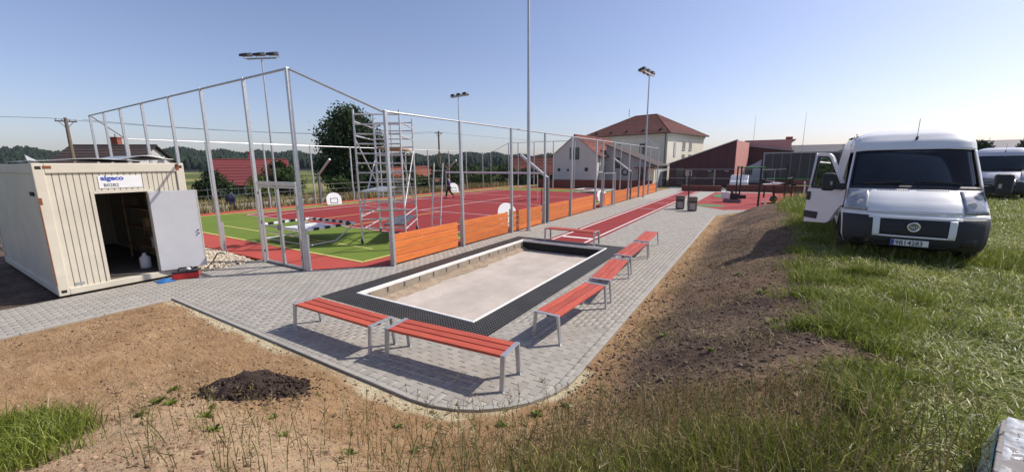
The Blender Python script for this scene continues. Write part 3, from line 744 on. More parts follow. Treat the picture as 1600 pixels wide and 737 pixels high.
# ------------------------------------------------------------------ ball court fence
PS = 0.08
def post_mesh(h, foot=0.95):
    m = MB(); m.box(-PS/2, PS/2, -PS/2, PS/2, 0.0, h); return m
def fence_post(par, x, y, h, rz=0.0, inward=(-1, 0)):
    p = MB().box(x-PS/2, x+PS/2, y-PS/2, y+PS/2, 0, h).build('post', 'galv', par, bevel=0.006)
    ix, iy = inward
    m = MB(); cxp, cyp = x+ix*(PS/2+0.034), y+iy*(PS/2+0.034)
    m.box(cxp-0.03, cxp+0.03, cyp-0.03, cyp+0.03, 0.0, 0.93)
    m.box(cxp-0.05, cxp+0.05, cyp-0.05, cyp+0.05, 0.0, 0.012)
    m.build('stiffener', 'galv', p, world=True)
    return p
SX, SFX, EY, EFY = -8.12, -26.85, 5.58, 40.05
near = thing('side_fence', 'near side fence of galvanised posts with orange plank boards', 'fence', (SX, 22, 0))
ys = [7.08, 10.02, 13.05, 15.85, 18.80, 22.30, 23.45, 25.6, 29.15, 32.2, 35.4, 38.6]
for y in ys: fence_post(near, SX, y, 4.0)
for a, b in zip(ys[:-1], ys[1:]):
    MB().tube((SX, a+0.002, 3.975), (SX, b-0.002, 3.975), 0.026, n=10).build('top_rail', 'galv', near)
bays = [(7.08,10.02),(10.02,13.05),(13.05,15.85),(16.35,18.80),(18.80,22.30),(23.45,25.6),(25.6,29.15),(29.15,32.2),(32.2,35.4),(35.4,38.6)]
for a, b in bays:
    a2 = a+(0.06 if a != 16.35 else 0.0); b2 = b-0.24
    for k in range(4):
        z0 = 0.045+k*0.202
        MB().box(SX-0.060+prg.uniform(-.002, .002), SX-0.022+prg.uniform(-.002, .002), a2, b2, z0, z0+0.187).build('plank', 'board', near, bevel=0.009)
    MB().box(SX-0.10, SX-0.064, b2-0.05, b2+0.0, 0.0, 0.85).build('board_bracket', 'galv_dark', near)
    MB().box(SX-0.10, SX-0.064, a2, a2+0.05, 0.0, 0.85).build('board_bracket', 'galv_dark', near)
farf = thing('side_fence', 'far side fence of bare galvanised posts with white top rail before the hedge', 'fence', (SFX, 22, 0))
ysf = [7.08, 10.4, 13.5, 16.6, 19.8, 22.6, 25.4, 28.2, 31.2, 34.0, 37.0, 38.6]
for y in ysf: fence_post(farf, SFX, y, 4.05, inward=(1, 0))
for a, b in zip(ysf[:-1], ysf[1:]):
    MB().tube((SFX, a+0.002, 4.02), (SFX, b-0.002, 4.02), 0.026, n=8).build('top_rail', 'galv', farf)
EH = 4.92
endf = thing('end_fence', 'tall near end fence of galvanised posts with top rail above the double gate', 'fence', (-17, EY, 0))
xe = [-9.66, -11.72, -14.25, -16.6, -19.05, -21.35, -23.35, -25.3]
for x in xe: fence_post(endf, x, EY, EH, inward=(0, 1))
for a, b in zip(xe[:-1], xe[1:]):
    MB().tube((a-0.002, EY, EH-0.025), (b+0.002, EY, EH-0.025), 0.026, n=10).build('top_rail', 'galv', endf)
MB().tube((xe[0]+0.03, EY+0.03, EH-0.03), (SX-0.04, 7.08-0.045, 3.97), 0.026).build('sloping_rail', 'galv', endf)
MB().tube((xe[-1]-0.03, EY+0.03, EH-0.03), (SFX+0.04, 7.08-0.045, 4.02), 0.026).build('sloping_rail', 'galv', endf)
eff = thing('end_fence', 'far end fence of bare galvanised posts in front of the white house', 'fence', (-17, EFY, 0))
for x in [-9.66, -12.0, -14.5, -17.0, -19.5, -21.9, -24.0, -25.3]: fence_post(eff, x, EFY, 5.1, inward=(0, -1))
xf = [-9.66, -12.0, -14.5, -17.0, -19.5, -21.9, -24.0, -25.3]
for a, b in zip(xf[:-1], xf[1:]):
    MB().tube((a-0.002, EFY, 5.075), (b+0.002, EFY, 5.075), 0.026, n=8).build('top_rail', 'galv', eff)
MB().tube((xf[0]+0.03, EFY-0.03, 5.07), (SX-0.04, 38.65, 3.97), 0.026).build('sloping_rail', 'galv', eff)
MB().tube((xf[-1]-0.03, EFY-0.03, 5.07), (SFX+0.04, 38.65, 4.02), 0.026).build('sloping_rail', 'galv', eff)
# double gate in the end fence
gate = thing('double_gate', 'galvanised double gate frame without mesh in the near end fence', 'gate', (-10.7, EY, 0))
gx0, gx1, GH = -11.60, -9.78, 2.15
MB().box(gx0, gx1, EY-0.03, EY+0.05, GH, GH+0.10).build('lintel', 'galv', gate, bevel=0.004)
MB().box(gx0, gx1, EY-0.05, EY+0.05, 0.0, 0.016).build('threshold', 'galv_dark', gate)
gm = (gx0+gx1)/2
for (a, b) in ((gx0+0.01, gm-0.012), (gm+0.012, gx1-0.01)):
    lf = MB(); S = 0.05
    lf.box(a, a+S, EY-0.025, EY+0.025, 0.03, GH-0.012); lf.box(b-S, b, EY-0.025, EY+0.025, 0.03, GH-0.012)
    lf.box(a+S, b-S, EY-0.024, EY+0.024, 0.03, 0.08); lf.box(a+S, b-S, EY-0.024, EY+0.024, GH-0.062, GH-0.012)
    leaf = lf.build('gate_leaf', 'galv', gate, bevel=0.004)
    for z in (0.3, 1.1, 1.9):
        hx = a-0.012 if a < gm-0.5 else b+0.0
        MB().box(hx, hx+0.012, EY-0.045, EY-0.026, z, z+0.07).build('hinge', 'galv_dark', leaf)
MB().box(gm-0.05, gm+0.05, EY-0.06, EY-0.027, 0.98, 1.12).build('lock_box', 'galv_dark', gate, bevel=0.004)
# open side gate
g2 = thing('side_gate', 'open galvanised mesh gate leaf beside the gap in the plank fence', 'gate', (SX, 23.45, 0))
hx, hy, ex, ey = SX+0.08, 23.50, SX+0.46, 24.52
lf = MB()
for (p, q) in [((hx,hy,0.05),(hx,hy,2.1)),((ex,ey,0.05),(ex,ey,2.1)),((hx,hy,0.075),(ex,ey,0.075)),((hx,hy,2.075),(ex,ey,2.075)),((hx,hy,1.08),(ex,ey,1.08))]: lf.bar(p, q, 0.05)
lf.build('gate_leaf', 'galv', g2)
MB().box(SX-0.03, SX+0.03, 22.36, 23.40, 2.12, 2.2).build('lintel', 'galv', g2)

# ------------------------------------------------------------------ site cabin
kx0, kx1, ky0, ky1, KH = -18.15, -12.12, 1.72, 4.16, 2.74
cab = thing('site_cabin', 'cream corrugated steel site cabin with its door open', 'container', (-15.1, 2.9, 0))
fr = MB(); S = 0.16
for xx in (kx0, kx1-S):
    for yy in (ky0, ky1-S): fr.box(xx, xx+S, yy, yy+S, 0.02, KH)
for yy in (ky0, ky1-S):
    fr.box(kx0+S, kx1-S, yy, yy+S, KH-0.2, KH-0.001); fr.box(kx0+S, kx1-S, yy, yy+S, 0.021, 0.18)
for xx in (kx0, kx1-S):
    fr.box(xx, xx+S, ky0+S, ky1-S, KH-0.2, KH-0.001); fr.box(xx, xx+S, ky0+S, ky1-S, 0.021, 0.16)
fr.build('steel_frame', 'container', cab, bevel=0.012)
# corrugated front with door opening
dy0, dy1, DT = 2.52, 3.40, 2.09
def corr_panel(xf, ya, yb, za, zb, pitch=0.098, depth=0.022):
    m = MB(); n = max(1, int(round((yb-ya)/pitch))); p = (yb-ya)/n
    prof = []
    for i in range(n):
        y = ya+i*p
        prof += [(y, 0), (y+p*0.84, 0), (y+p*0.90, -depth), (y+p*0.97, -depth)]
    prof.append((yb, 0))
    k = len(prof)
    vs = [(xf+d, y, za) for y, d in prof]+[(xf+d, y, zb) for y, d in prof]
    m.add(vs, [(i, i+1, k+i+1, k+i) for i in range(k-1)])
    return m
XF = kx1-0.035
for a in ((ky0+S, dy0-0.06, 0.16, KH-0.2), (dy1+0.06, ky1-S, 0.16, KH-0.2), (dy0-0.06, dy1+0.06, DT+0.06, KH-0.2)):
    corr_panel(XF, *a).build('corrugated_panel', 'container', cab)
bk = MB(); bk.box(XF-0.10, XF-0.03, ky0+S, dy0-0.02, 0.16, KH-0.2); bk.box(XF-0.10, XF-0.03, dy1+0.02, ky1-S, 0.16, KH-0.2); bk.box(XF-0.10, XF-0.03, dy0-0.02, dy1+0.02, DT+0.02, KH-0.2)
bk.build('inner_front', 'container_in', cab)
fm = MB()
fm.box(XF-0.10, XF+0.012, dy0-0.058, dy0, 0.16, DT+0.058); fm.box(XF-0.10, XF+0.012, dy1, dy1+0.058, 0.16, DT+0.058); fm.box(XF-0.10, XF+0.012, dy0, dy1, DT, DT+0.058)
fm.build('door_frame', 'container', cab, bevel=0.003)
sd_ = MB(); sd_.box(kx0+S, kx1-S, ky0+0.03, ky0+0.10, 0.18, KH-0.2); sd_.build('side_wall', 'container', cab)
MB().box(kx0+S, kx1-S, ky1-0.10, ky1-0.03, 0.18, KH-0.2).build('side_wall', 'container', cab)
MB().box(kx0+0.03, kx0+0.10, ky0+S, ky1-S, 0.16, KH-0.2).build('back_wall', 'container', cab)
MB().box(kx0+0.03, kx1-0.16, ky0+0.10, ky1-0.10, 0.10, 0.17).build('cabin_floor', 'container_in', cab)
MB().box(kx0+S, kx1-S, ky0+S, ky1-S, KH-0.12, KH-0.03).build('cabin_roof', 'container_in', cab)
# two sub-beam forks pockets / plate details, corner castings, rust
for yy in (ky0+0.08, ky1-0.08):
    for z in (0.11, KH-0.09):
        MB().box(kx1-0.02, kx1+0.003, yy-0.045, yy+0.045, z-0.035, z+0.035).build('corner_casting', 'black_rough', cab, bevel=0.01)
MB().box(kx1-0.01, kx1+0.0045, ky0+0.14, ky0+0.26, KH-0.11, KH-0.05).build('rust_patch', 'rust', cab, bevel=0.004)
MB().box(kx1-0.01, kx1+0.0045, ky1-0.17, ky1-0.10, KH-0.17, KH-0.03).build('rust_patch', 'rust', cab, bevel=0.004)
MB().box(kx1-0.01, kx1+0.0045, ky0+0.0, ky0+0.05, 1.92, 2.06).build('rust_patch', 'rust', cab, bevel=0.004)
MB().box(kx1-0.75, kx1-0.45, ky0+0.005, ky0+0.032, 2.08, 2.16).build('wall_bracket', 'black_rough', cab)
MB().box(XF-0.005, XF+0.006, 1.98, 2.12, 0.19, 0.25).build('type_plate', 'galv', cab)
MB().box(kx1-0.03, kx1+0.004, ky0-0.003, ky0+0.012, 0.25, 1.9).build('rust_streak', 'rust', cab)
# sign
sg = MB().box(XF+0.002, XF+0.012, 2.62, 3.34, 2.20, 2.47).build('sign', 'white_paint', cab, bevel=0.002)
sg['label'] = 'white sign plate above the cabin door with blue lettering and a number'
lo = ploc(cab)
RT = (R(90), 0, R(90))
text_mesh('algeco', 'sign_lettering', 'blue_print', sg, 0.135, (XF+0.0135-lo.x, 2.66-lo.y, 2.375-lo.z), RT, 0.0008, bold=0.006, xs=1.08)
text_mesh('B02B2', 'sign_number', 'black_print', sg, 0.095, (XF+0.0135-lo.x, 2.69-lo.y, 2.235-lo.z), RT, 0.0008, bold=0.001)
# open door, swung out against the front
DW = dy1-dy0
ang = R(16)
dd0 = Vector((XF+0.03, dy1+0.01, 0)); dv = Vector((math.sin(ang), math.cos(ang), 0)); dn = Vector((math.cos(ang), -math.sin(ang), 0))
def door_box(a, b, t0, t1, z0, z1):
    m = MB(); vs = []
    for z in (z0, z1):
        for (l, t) in ((a, t0), (b, t0), (b, t1), (a, t1)):
            p = dd0+dv*l+dn*t; vs.append((p.x, p.y, z))
    return m.add(vs, [(0,3,2,1),(4,5,6,7),(0,1,5,4),(1,2,6,5),(2,3,7,6),(3,0,4,7)])
dr = door_box(0, DW, 0, 0.045, 0.18, DT).build('door', 'door_grey', cab, bevel=0.004)
dr['label'] = 'plain grey inner face of the open cabin door'
door_box(DW-0.012, DW+0.010, -0.004, 0.050, 0.18, DT).build('door_edge', 'container', dr)
for z in (1.02, 1.10):
    p = dd0+dv*(DW-0.07)+dn*0.045
    MB().tube((p.x, p.y, z), (p.x+dn.x*0.03, p.y+dn.y*0.03, z), 0.018, n=12).build('handle', 'galv_dark', dr)
# roof sheets and lashing brackets left on top
def warped(x0, x1, ya, yb, z, amp, sd, th=0.012):
    rows = []
    for yy in np.linspace(ya, yb, 24):
        rows.append([(xx, yy, z+amp*math.sin((yy-ya)/(yb-ya)*math.pi)**2+0.02*float(vnoise(xx*1.3, yy*2.0, sd))) for xx in np.linspace(x0, x1, 12)])
    return MB().grid(rows)
r1 = tag(warped(-14.6, -12.25, 1.72, 3.5, KH+0.055, 0.04, 1.0).build('roof_sheet', 'sheet', smooth=True), 'long pale metal sheet lying on the cabin roof, left one', 'metal sheet', 'metal sheets on the cabin roof')
r2 = tag(warped(-14.4, -12.22, 2.95, 4.02, KH+0.09, 0.09, 5.0).build('roof_sheet', 'sheet', smooth=True), 'bulging pale metal sheet lying on the cabin roof, right one', 'metal sheet', 'metal sheets on the cabin roof')
for o in (r1, r2):
    so = o.modifiers.new('thickness', 'SOLIDIFY'); so.thickness = 0.012
for i, (yy, lab) in enumerate(((ky0+0.02, 'pale bent metal bracket standing on the cabin roof edge, left one'), (ky1-0.28, 'pale bent metal bracket standing on the cabin roof edge, right one'))):
    br = thing('roof_bracket', lab, 'bracket', (kx1-0.35, yy, KH))
    s = 1 if i == 0 else -1
    MB().add([(kx1-0.3, yy, KH), (kx1-0.3, yy+s*0.13, KH), (kx1-0.3, yy+s*0.11, KH+0.06), (kx1-0.3, yy-s*0.03, KH+0.17), (kx1-0.29, yy, KH), (kx1-0.29, yy+s*0.13, KH), (kx1-0.29, yy+s*0.11, KH+0.06), (kx1-0.29, yy-s*0.03, KH+0.17)],
             [(0,1,2,3),(7,6,5,4),(0,4,5,1),(1,5,6,2),(2,6,7,3),(3,7,4,0)]).build('upright_plate', 'alu', br)
    MB().box(kx1-0.34, kx1-0.22, min(yy, yy+s*0.13), max(yy, yy+s*0.13), KH+0.001, KH+0.012).build('base_plate', 'alu', br)
# inside: shelf with boxes, just readable in the dark opening
sh = thing('storage_shelf', 'wooden shelf with boxes in the dark cabin interior', 'shelf', (-14.2, 3.7, 0.17))
for z in (0.55, 1.05, 1.55): MB().box(-15.0, -13.0, 3.62, 4.02, z, z+0.03).build('shelf_board', 'wood_raw', sh)
for x in (-15.0, -13.0):
    for y in (3.64, 4.0): MB().box(x-0.025, x+0.025, y-0.02, y+0.02, 0.17, 1.9).build('upright', 'wood_raw', sh)
for i, (x, y, z, s, m, l) in enumerate([(-13.25, 3.8, 0.58, 0.28, 'paper', 'pale box on the lower cabin shelf'), (-13.7, 3.8, 1.08, 0.26, 'wood_raw', 'brown box on the middle cabin shelf'), (-13.3, 3.82, 1.08, 0.22, 'red_plastic', 'red box on the middle cabin shelf')]):
    bx_ = MB(); bx_.box(x-s/2, x+s/2, y-s/2, y+s/2, z, z+s*0.9); bx_.box(x-s/2-0.01, x+s/2+0.01, y-s/2-0.01, y+s/2+0.01, z+s*0.9, z+s*1.0)
    tag(bx_.build('storage_box', m, bevel=0.006), l, 'box')
cn = MB(); cn.lathe([(0.0, 0), (0.10, 0), (0.11, 0.02), (0.11, 0.26), (0.04, 0.33), (0.04, 0.38), (0.0, 0.38)], (-12.9, 3.35, 0.17), 16)
tag(cn.build('canister', 'white_paint', smooth=True), 'small white canister on the cabin floor', 'canister')
# tool bag and blue cloth by the door
tb = thing('tool_bag', 'red and black tool bag on the paving at the cabin door', 'bag', (-11.62, 3.72, 0), R(62))
m = MB(); m.prism([(-0.24, 0.0), (0.24, 0.0), (0.26, 0.05), (0.25, 0.15), (-0.25, 0.15), (-0.26, 0.05)], 'y', -0.12, 0.12)
m.build('bag_body', 'red_plastic', tb, world=False, bevel=0.02)
MB().box(-0.255, 0.255, -0.125, 0.125, 0.15, 0.19).build('bag_rim', 'black', tb, world=False, bevel=0.012)
MB().path([(-0.15, 0, 0.18), (-0.12, 0, 0.26), (0.12, 0, 0.26), (0.15, 0, 0.18)], 0.012).build('handle', 'black', tb, world=False)
MB().lathe([(0, 0), (0.05, 0), (0.06, 0.03), (0.04, 0.07), (0, 0.08)], (0.05, 0.02, 0.19), 12).build('tool', 'white_paint', tb, world=False, smooth=True)
rows = [[(x, y, 0.02+0.05*max(0, 1-((x/0.2)**2+(y/0.16)**2))*(1+0.8*float(vnoise(x*17, y*17, 2.0)))) for x in np.linspace(-0.2, 0.2, 14)] for y in np.linspace(-0.16, 0.16, 12)]
bl = MB().grid(rows).build('work_cloth', 'blue_plastic', smooth=True); bl.location = (-11.72, 3.33, -0.012); tag(bl, 'crumpled blue cloth on the paving beside the tool bag', 'cloth')
hs = MB().path([(-12.2+0.02, 4.35, 0.02), (-12.0, 4.45, 0.22), (-11.85, 4.50, 0.42), (-11.7, 4.52, 0.46), (-11.52, 4.54, 0.45)], 0.014)
tag(hs.build('bent_rod', 'black'), 'thin bent black rod leaning up behind the cabin door', 'rod')

# ------------------------------------------------------------------ floodlight masts
def mast(x, y, h, rz, label, lamps=3):
    t = thing('floodlight_mast', label, 'floodlight', (x, y, 0), rz, 'floodlight masts around the court')
    MB().tube((0, 0, 0), (0, 0, h*0.5), 0.075, 0.062, 14).tube((0, 0, h*0.5), (0, 0, h), 0.058, 0.042, 14).build('pole', 'galv', t, world=False, smooth=False)
    MB().tube((0, 0, 0), (0, 0, 0.05), 0.13, 0.13, 14).build('base_flange', 'galv', t, world=False)
    if lamps:
        MB().bar((-1.02, 0, h+0.03), (1.02, 0, h+0.03), 0.08).build('cross_arm', 'galv', t, world=False)
        for k in range(lamps):
            xx = (k-(lamps-1)/2)*0.9
            m = MB(); m.add([(xx-0.29, -0.05, h+0.17), (xx+0.29, -0.05, h+0.17), (xx+0.29, 0.46, h+0.09), (xx-0.29, 0.46, h+0.09), (xx-0.24, 0.0, h+0.40), (xx+0.24, 0.0, h+0.40), (xx+0.29, 0.44, h+0.24), (xx-0.29, 0.44, h+0.24)],
                            [(0,3,2,1),(4,5,6,7),(0,1,5,4),(1,2,6,5),(2,3,7,6),(3,0,4,7)])
            l = m.build('lamp_housing', 'flood_black', t, world=False, bevel=0.02)
            MB().add([(xx-0.26, -0.03, h+0.158), (xx+0.26, -0.03, h+0.158), (xx+0.26, 0.44, h+0.085), (xx-0.26, 0.44, h+0.085)], [(0,1,2,3)]).build('lamp_glass', 'frame_white', l, world=False)
            MB().path([(xx-0.30, 0.1, h+0.22), (xx-0.30, 0.02, h+0.06), (xx+0.30, 0.02, h+0.06), (xx+0.30, 0.1, h+0.22)], 0.014, 6).build('lamp_bracket', 'galv', l, world=False)
    return t
mast(-27.6, 14.4, 9.35, R(206), 'tall floodlight mast with three lamps standing behind the double gate')
mast(-27.6, 33.9, 9.6, R(-8), 'slim floodlight mast with three lamps beside the dark utility pole')
mast(-7.80, 32.4, 9.25, R(84), 'floodlight mast with black lamps in front of the hip roofed house')
mast(-7.81, 13.84, 9.6, R(90), 'floodlight mast rising out of the picture beside the pit')

# ------------------------------------------------------------------ basketball poles and boards
def hoop_pole(x, y, sgn, label, h=2.06):
    t = thing('basketball_pole', label, 'basketball pole', (x, y, 0), 0, 'basketball poles without backboards')
    MB().bar((0, 0, 0), (0, 0, h), 0.13).build('upright', 'galv_dark', t, world=False, bevel=0.008)
    MB().bar((0, 0, h-0.03), (sgn*1.42, 0, h+1.02), 0.11).build('arm', 'galv', t, world=False, bevel=0.008)
    MB().box(-0.15, 0.15, -0.15, 0.15, 0, 0.015).build('base_plate', 'galv', t, world=False)
    return t
hoop_pole(-8.13, 16.15, -1, 'dark bent basketball pole standing at the near plank fence, closer one')
hoop_pole(-8.13, 29.8, -1, 'dark bent basketball pole standing at the near plank fence, farther one')
hoop_pole(-26.3, 16.7, 1, 'bent basketball pole at the far side left of the big tree')
hoop_pole(-26.3, 30.0, 1, 'bent basketball pole at the far side behind the walking person')
def backboard(x, y, rz, tilt, label, w=0.95, h=0.86, z=0.03):
    t = thing('backboard', label, 'backboard', (x, y, z), rz, 'loose basketball backboards'); t.rotation_euler = (tilt, 0, rz)
    pts = [(-w/2*0.92, 0), (w/2*0.92, 0), (w/2, 0.16), (w/2, h*0.5)]
    for i in range(1, 12):
        a = math.pi*i/12; pts.append((w/2*math.cos(a), h*0.5+h*0.5*math.sin(a)))
    pts += [(-w/2, h*0.5), (-w/2, 0.16)]
    MB().prism(pts, 'y', -0.015, 0.015).build('panel', 'white_paint', t, world=False, bevel=0.005)
    q = MB(); a, b, c, d, e = -0.24, 0.24, 0.10, 0.46, 0.04
    for yy in (-0.018, 0.018):
        for r in ((a, b, c, c+e), (a, b, d-e, d), (a, a+e, c+e, d-e), (b-e, b, c+e, d-e)):
            q.box(r[0], r[1], yy-0.002, yy+0.002, r[2], r[3])
    q.build('target_square', 'black_print', t, world=False)
    MB().box(-0.1, 0.1, 0.016, 0.05, 0.05, 0.2).build('mount', 'galv', t, world=False)
    return t
backboard(-24.6, 16.6, R(66), R(-22), 'white fan shaped backboard leaning at the far court edge beside the big tree')
backboard(-25.0, 29.7, R(62), R(-20), 'white fan shaped backboard leaning behind the walking person', 0.95, 0.95)
backboard(-9.0, 14.3, R(62), R(-22), 'white fan shaped backboard leaning just behind the near plank fence', 0.95, 1.05)
backboard(-9.2, 27.0, R(62), R(-22), 'white fan shaped backboard leaning behind the plank fence beyond the side gate')

# ------------------------------------------------------------------ scaffold tower
sc = thing('scaffold_tower', 'aluminium mobile scaffold tower on castors standing on the court', 'scaffold', (-11.3, 8.55, 0))
A = Vector((-11.3, 8.55, 0)); us = Vector((0.80, 0.60, 0)); ul = Vector((-0.60, 0.80, 0)); SW, SL, SH = 1.45, 2.62, 4.30
corners = [A, A+us*SW, A+ul*SL, A+ul*SL+us*SW]
for c in corners:
    p = MB().tube(c+Vector((0, 0, 0.22)), c+Vector((0, 0, SH+0.12)), 0.031, n=10).build('standard', 'alu', sc)
    w_ = MB(); w_.tube(c+us*0.022+Vector((0, 0, 0.112)), c-us*0.022+Vector((0, 0, 0.112)), 0.088, n=16); w_.build('castor', 'black', sc)
    MB().tube(c+Vector((0, 0, 0.19)), c+Vector((0, 0, 0.30)), 0.032, n=8).bar(c+us*0.036+Vector((0, 0, 0.1)), c+us*0.036+Vector((0, 0, 0.22)), 0.02, 0.05).bar(c-us*0.036+Vector((0, 0, 0.1)), c-us*0.036+Vector((0, 0, 0.22)), 0.02, 0.05).build('castor_fork', 'galv', sc)
for base in (A, A+ul*SL):
    for k in range(13):
        z = 0.55+k*0.31
        MB().tube(base+Vector((0, 0, z)), base+us*SW+Vector((0, 0, z)), 0.024, n=8).build('rung', 'alu', sc)
    for f in (0.36,):
        m = base+us*SW*0.42; MB().tube(m+Vector((0, 0, 0.55)), m+Vector((0, 0, SH)), 0.02, n=8).build('ladder_stile', 'alu', sc)
def brace(p, q, r=0.024): MB().tube(p, q, r, n=8).build('brace', 'alu', sc)
Z = lambda v, z: v+Vector((0, 0, z))
for off in (Vector((0, 0, 0)), us*SW):
    brace(Z(A+off, 0.50), Z(A+ul*SL+off, 0.50)); brace(Z(A+off, 0.95), Z(A+ul*SL+off, 0.95))
    for z in (3.60, 4.05): brace(Z(A+off, z), Z(A+ul*SL+off, z))
brace(Z(A, 0.95), Z(A+ul*SL, 3.0)); brace(Z(A+us*SW, 3.0), Z(A+ul*SL+us*SW, 0.95)); brace(Z(A, 3.5), Z(A+ul*SL, 1.9)); brace(Z(A+us*SW, 1.2), Z(A+ul*SL+us*SW, 3.2))
def platform(z, f0, f1, name, mat, tilt=0.0):
    a0 = A+us*SW*f0+ul*0.08; a1 = A+us*SW*f1+ul*0.08; L = ul*(SL-0.16)
    vs = []
    for dz in (0, 0.05):
        for p, e in ((a0, 0), (a1, 0), (a1+L, tilt), (a0+L, tilt)): vs.append(Z(p, z+dz+e))
    MB().add(vs, [(0,3,2,1),(4,5,6,7),(0,1,5,4),(1,2,6,5),(2,3,7,6),(3,0,4,7)]).build(name, mat, sc)
platform(3.18, 0.45, 0.97, 'platform', 'wood_raw')
platform(1.78, 0.03, 0.50, 'platform', 'galv')
platform(0.62, 0.50, 0.97, 'platform', 'galv_dark')
# leaning white ladder
ld = thing('ladder', 'pale aluminium ladder leaning beside the scaffold tower', 'ladder', (-10.6, 10.9, 0))
l0, l1 = Vector((-10.75, 11.3, 0.02)), Vector((-11.05, 11.95, 2.72)); sd2 = Vector((0.9, 0.42, 0))*0.36
for o_ in (Vector((0, 0, 0)), sd2): MB().bar(l0+o_, l1+o_, 0.03, 0.07).build('stile', 'alu', ld)
for k in range(1, 9):
    p = l0.lerp(l1, k/9.0); MB().tube(p, p+sd2, 0.016, n=8).build('rung', 'alu', ld)

# ------------------------------------------------------------------ handball goals lying on the court
def goal(x, y, z, rz, W, H, D, label, stripes=True):
    t = thing('handball_goal', label, 'goal', (x, y, 0), rz, 'handball goals lying on the court')
    S = 0.08
    def striped(p, q, nm):
        p = Vector(p); q = Vector(q); L = (q-p).length; n = max(3, int(round(L/0.2)))
        fr_ = MB().bar(p, q, S, S).build(nm, 'white_paint', t, world=False)
        if stripes:
            for k in range(n):
                if k % 2 == 0: continue
                a = p.lerp(q, k/n); b = p.lerp(q, (k+1)/n)
                MB().bar(a, b, S+0.006, S+0.006).build('stripe', 'black', fr_, world=False)
    striped((0, 0, z), (0, H, z), 'goal_post'); striped((-W, 0, z), (-W, H, z), 'goal_post')
    striped((-W+0.042, H+0.0, z), (-0.042, H+0.0, z), 'crossbar')
    for xx in (-0.02, -W+0.02):
        MB().path([(xx, 0.05, z-0.05), (xx, 0.05, z-D), (xx, H*0.55, z-D), (xx, H-0.04, z-0.04)], 0.022, 8).build('rear_frame', 'galv', t, world=False)
    MB().tube((-W, 0.05, z-D), (0, 0.05, z-D), 0.022).build('rear_bar', 'galv', t, world=False)
    MB().tube((-W, 0.05, z-D*0.5), (0, 0.05, z-D*0.5), 0.022).build('rear_bar', 'galv', t, world=False)
    MB().tube((-W, 0.0, z-0.02), (0, 0.0, z-0.02), 0.03).build('ground_bar', 'galv', t, world=False)
    MB().tube((-W*0.5, 0.03, z-0.03), (-W*0.5, H, z-0.03), 0.022).build('net_bar', 'white_paint', t, world=False)
    MB().box(-W*0.75, -W*0.25, 0.1, H*0.8, z-0.12, z-0.09).build('net_bundle', 'paper', t, world=False)
    return t
goal(-12.45, 7.32, 0.58, R(1), 2.75, 1.85, 0.52, 'black and white striped goal lying on its back behind the double gate')
goal(-11.6, 34.2, 0.30, R(-6), 3.0, 2.0, 0.26, 'white goal frame lying flat on the red court near the white house', False)
# stored rail on two stands
hb = thing('net_beam', 'long horizontal metal beam on posts across the middle of the court', 'beam', (-18, 25.5, 0))
MB().bar((-22.0, 25.2, 2.05), (-13.0, 25.0, 2.02), 0.13).build('beam', 'white_paint', hb)
for (x, y) in ((-20.2, 25.17), (-13.4, 25.02)): MB().tube((x, y, 0.02), (x, y, 2.02), 0.035).build('post', 'alu', hb)
# short net posts on the court
for (x, y, h, lab) in [(-11.9, 22.8, 1.0, 'short dark net post on the court near the bent pole'), (-10.2, 20.4, 2.1, 'slim dark net post behind the plank fence')]:
    np_ = thing('net_post', lab, 'post', (x, y, 0)); MB().tube((0, 0, 0.02), (0, 0, h), 0.045, n=12).build('shaft', 'galv_dark', np_, world=False); MB().tube((0, 0, h), (0, 0, h+0.03), 0.052, n=12).build('cap', 'black', np_, world=False); MB().tube((0, 0, 0.02), (0, 0, 0.05), 0.09, n=12).build('socket', 'galv', np_, world=False)

# ------------------------------------------------------------------ walking person
def skin_mesh(name, mat, parent, joints, edges, sub=1):
    me = bpy.data.meshes.new(name); me.from_pydata([j[0] for j in joints], edges, [])
    o = bpy.data.objects.new(name, me); C.objects.link(o); o.parent = parent
    sk = o.modifiers.new('skin', 'SKIN'); sk.use_smooth_shade = True
    if not me.skin_vertices: 
        bm = bmesh.new(); bm.from_mesh(me); bm.verts.layers.skin.verify(); bm.to_mesh(me); bm.free()
    for i, j in enumerate(joints):
        r = j[1] if isinstance(j[1], tuple) else (j[1], j[1])
        me.skin_vertices[0].data[i].radius = r
    me.skin_vertices[0].data[0].use_root = True
    sb = o.modifiers.new('sub', 'SUBSURF'); sb.levels = sub; sb.render_levels = sub+1
    me.materials.append(MATS[mat]); return o
pe = thing('person', 'person in purple jacket and dark trousers walking across the red court', 'person', (-21.0, 24.3, 0.018), R(-62))
# local frame: walking along -y, x to the left of the body
J = [((0,0,0.92),0.12),((0,0.0,1.15),0.125),((0,-0.01,1.38),0.13),((0,-0.02,1.48),0.06),((0,-0.04,1.56),0.085),((0,-0.05,1.66),0.095),((0,-0.04,1.72),0.06),
     ((0.1,0,0.88),0.085),((0.11,-0.16,0.50),0.062),((0.11,-0.22,0.10),0.042),((-0.1,0,0.88),0.085),((-0.11,0.08,0.50),0.062),((-0.11,0.36,0.17),0.042),
     ((0.19,-0.01,1.40),0.06),((0.24,0.10,1.14),0.046),((0.23,0.06,0.90),0.036),((-0.19,-0.01,1.40),0.06),((-0.24,-0.05,1.13),0.046),((-0.22,-0.20,0.93),0.036)]
Ed = [(0,1),(1,2),(2,3),(3,4),(4,5),(5,6),(0,7),(7,8),(8,9),(0,10),(10,11),(11,12),(2,13),(13,14),(14,15),(2,16),(16,17),(17,18)]
skin_mesh('body', 'skin', pe, J, Ed)
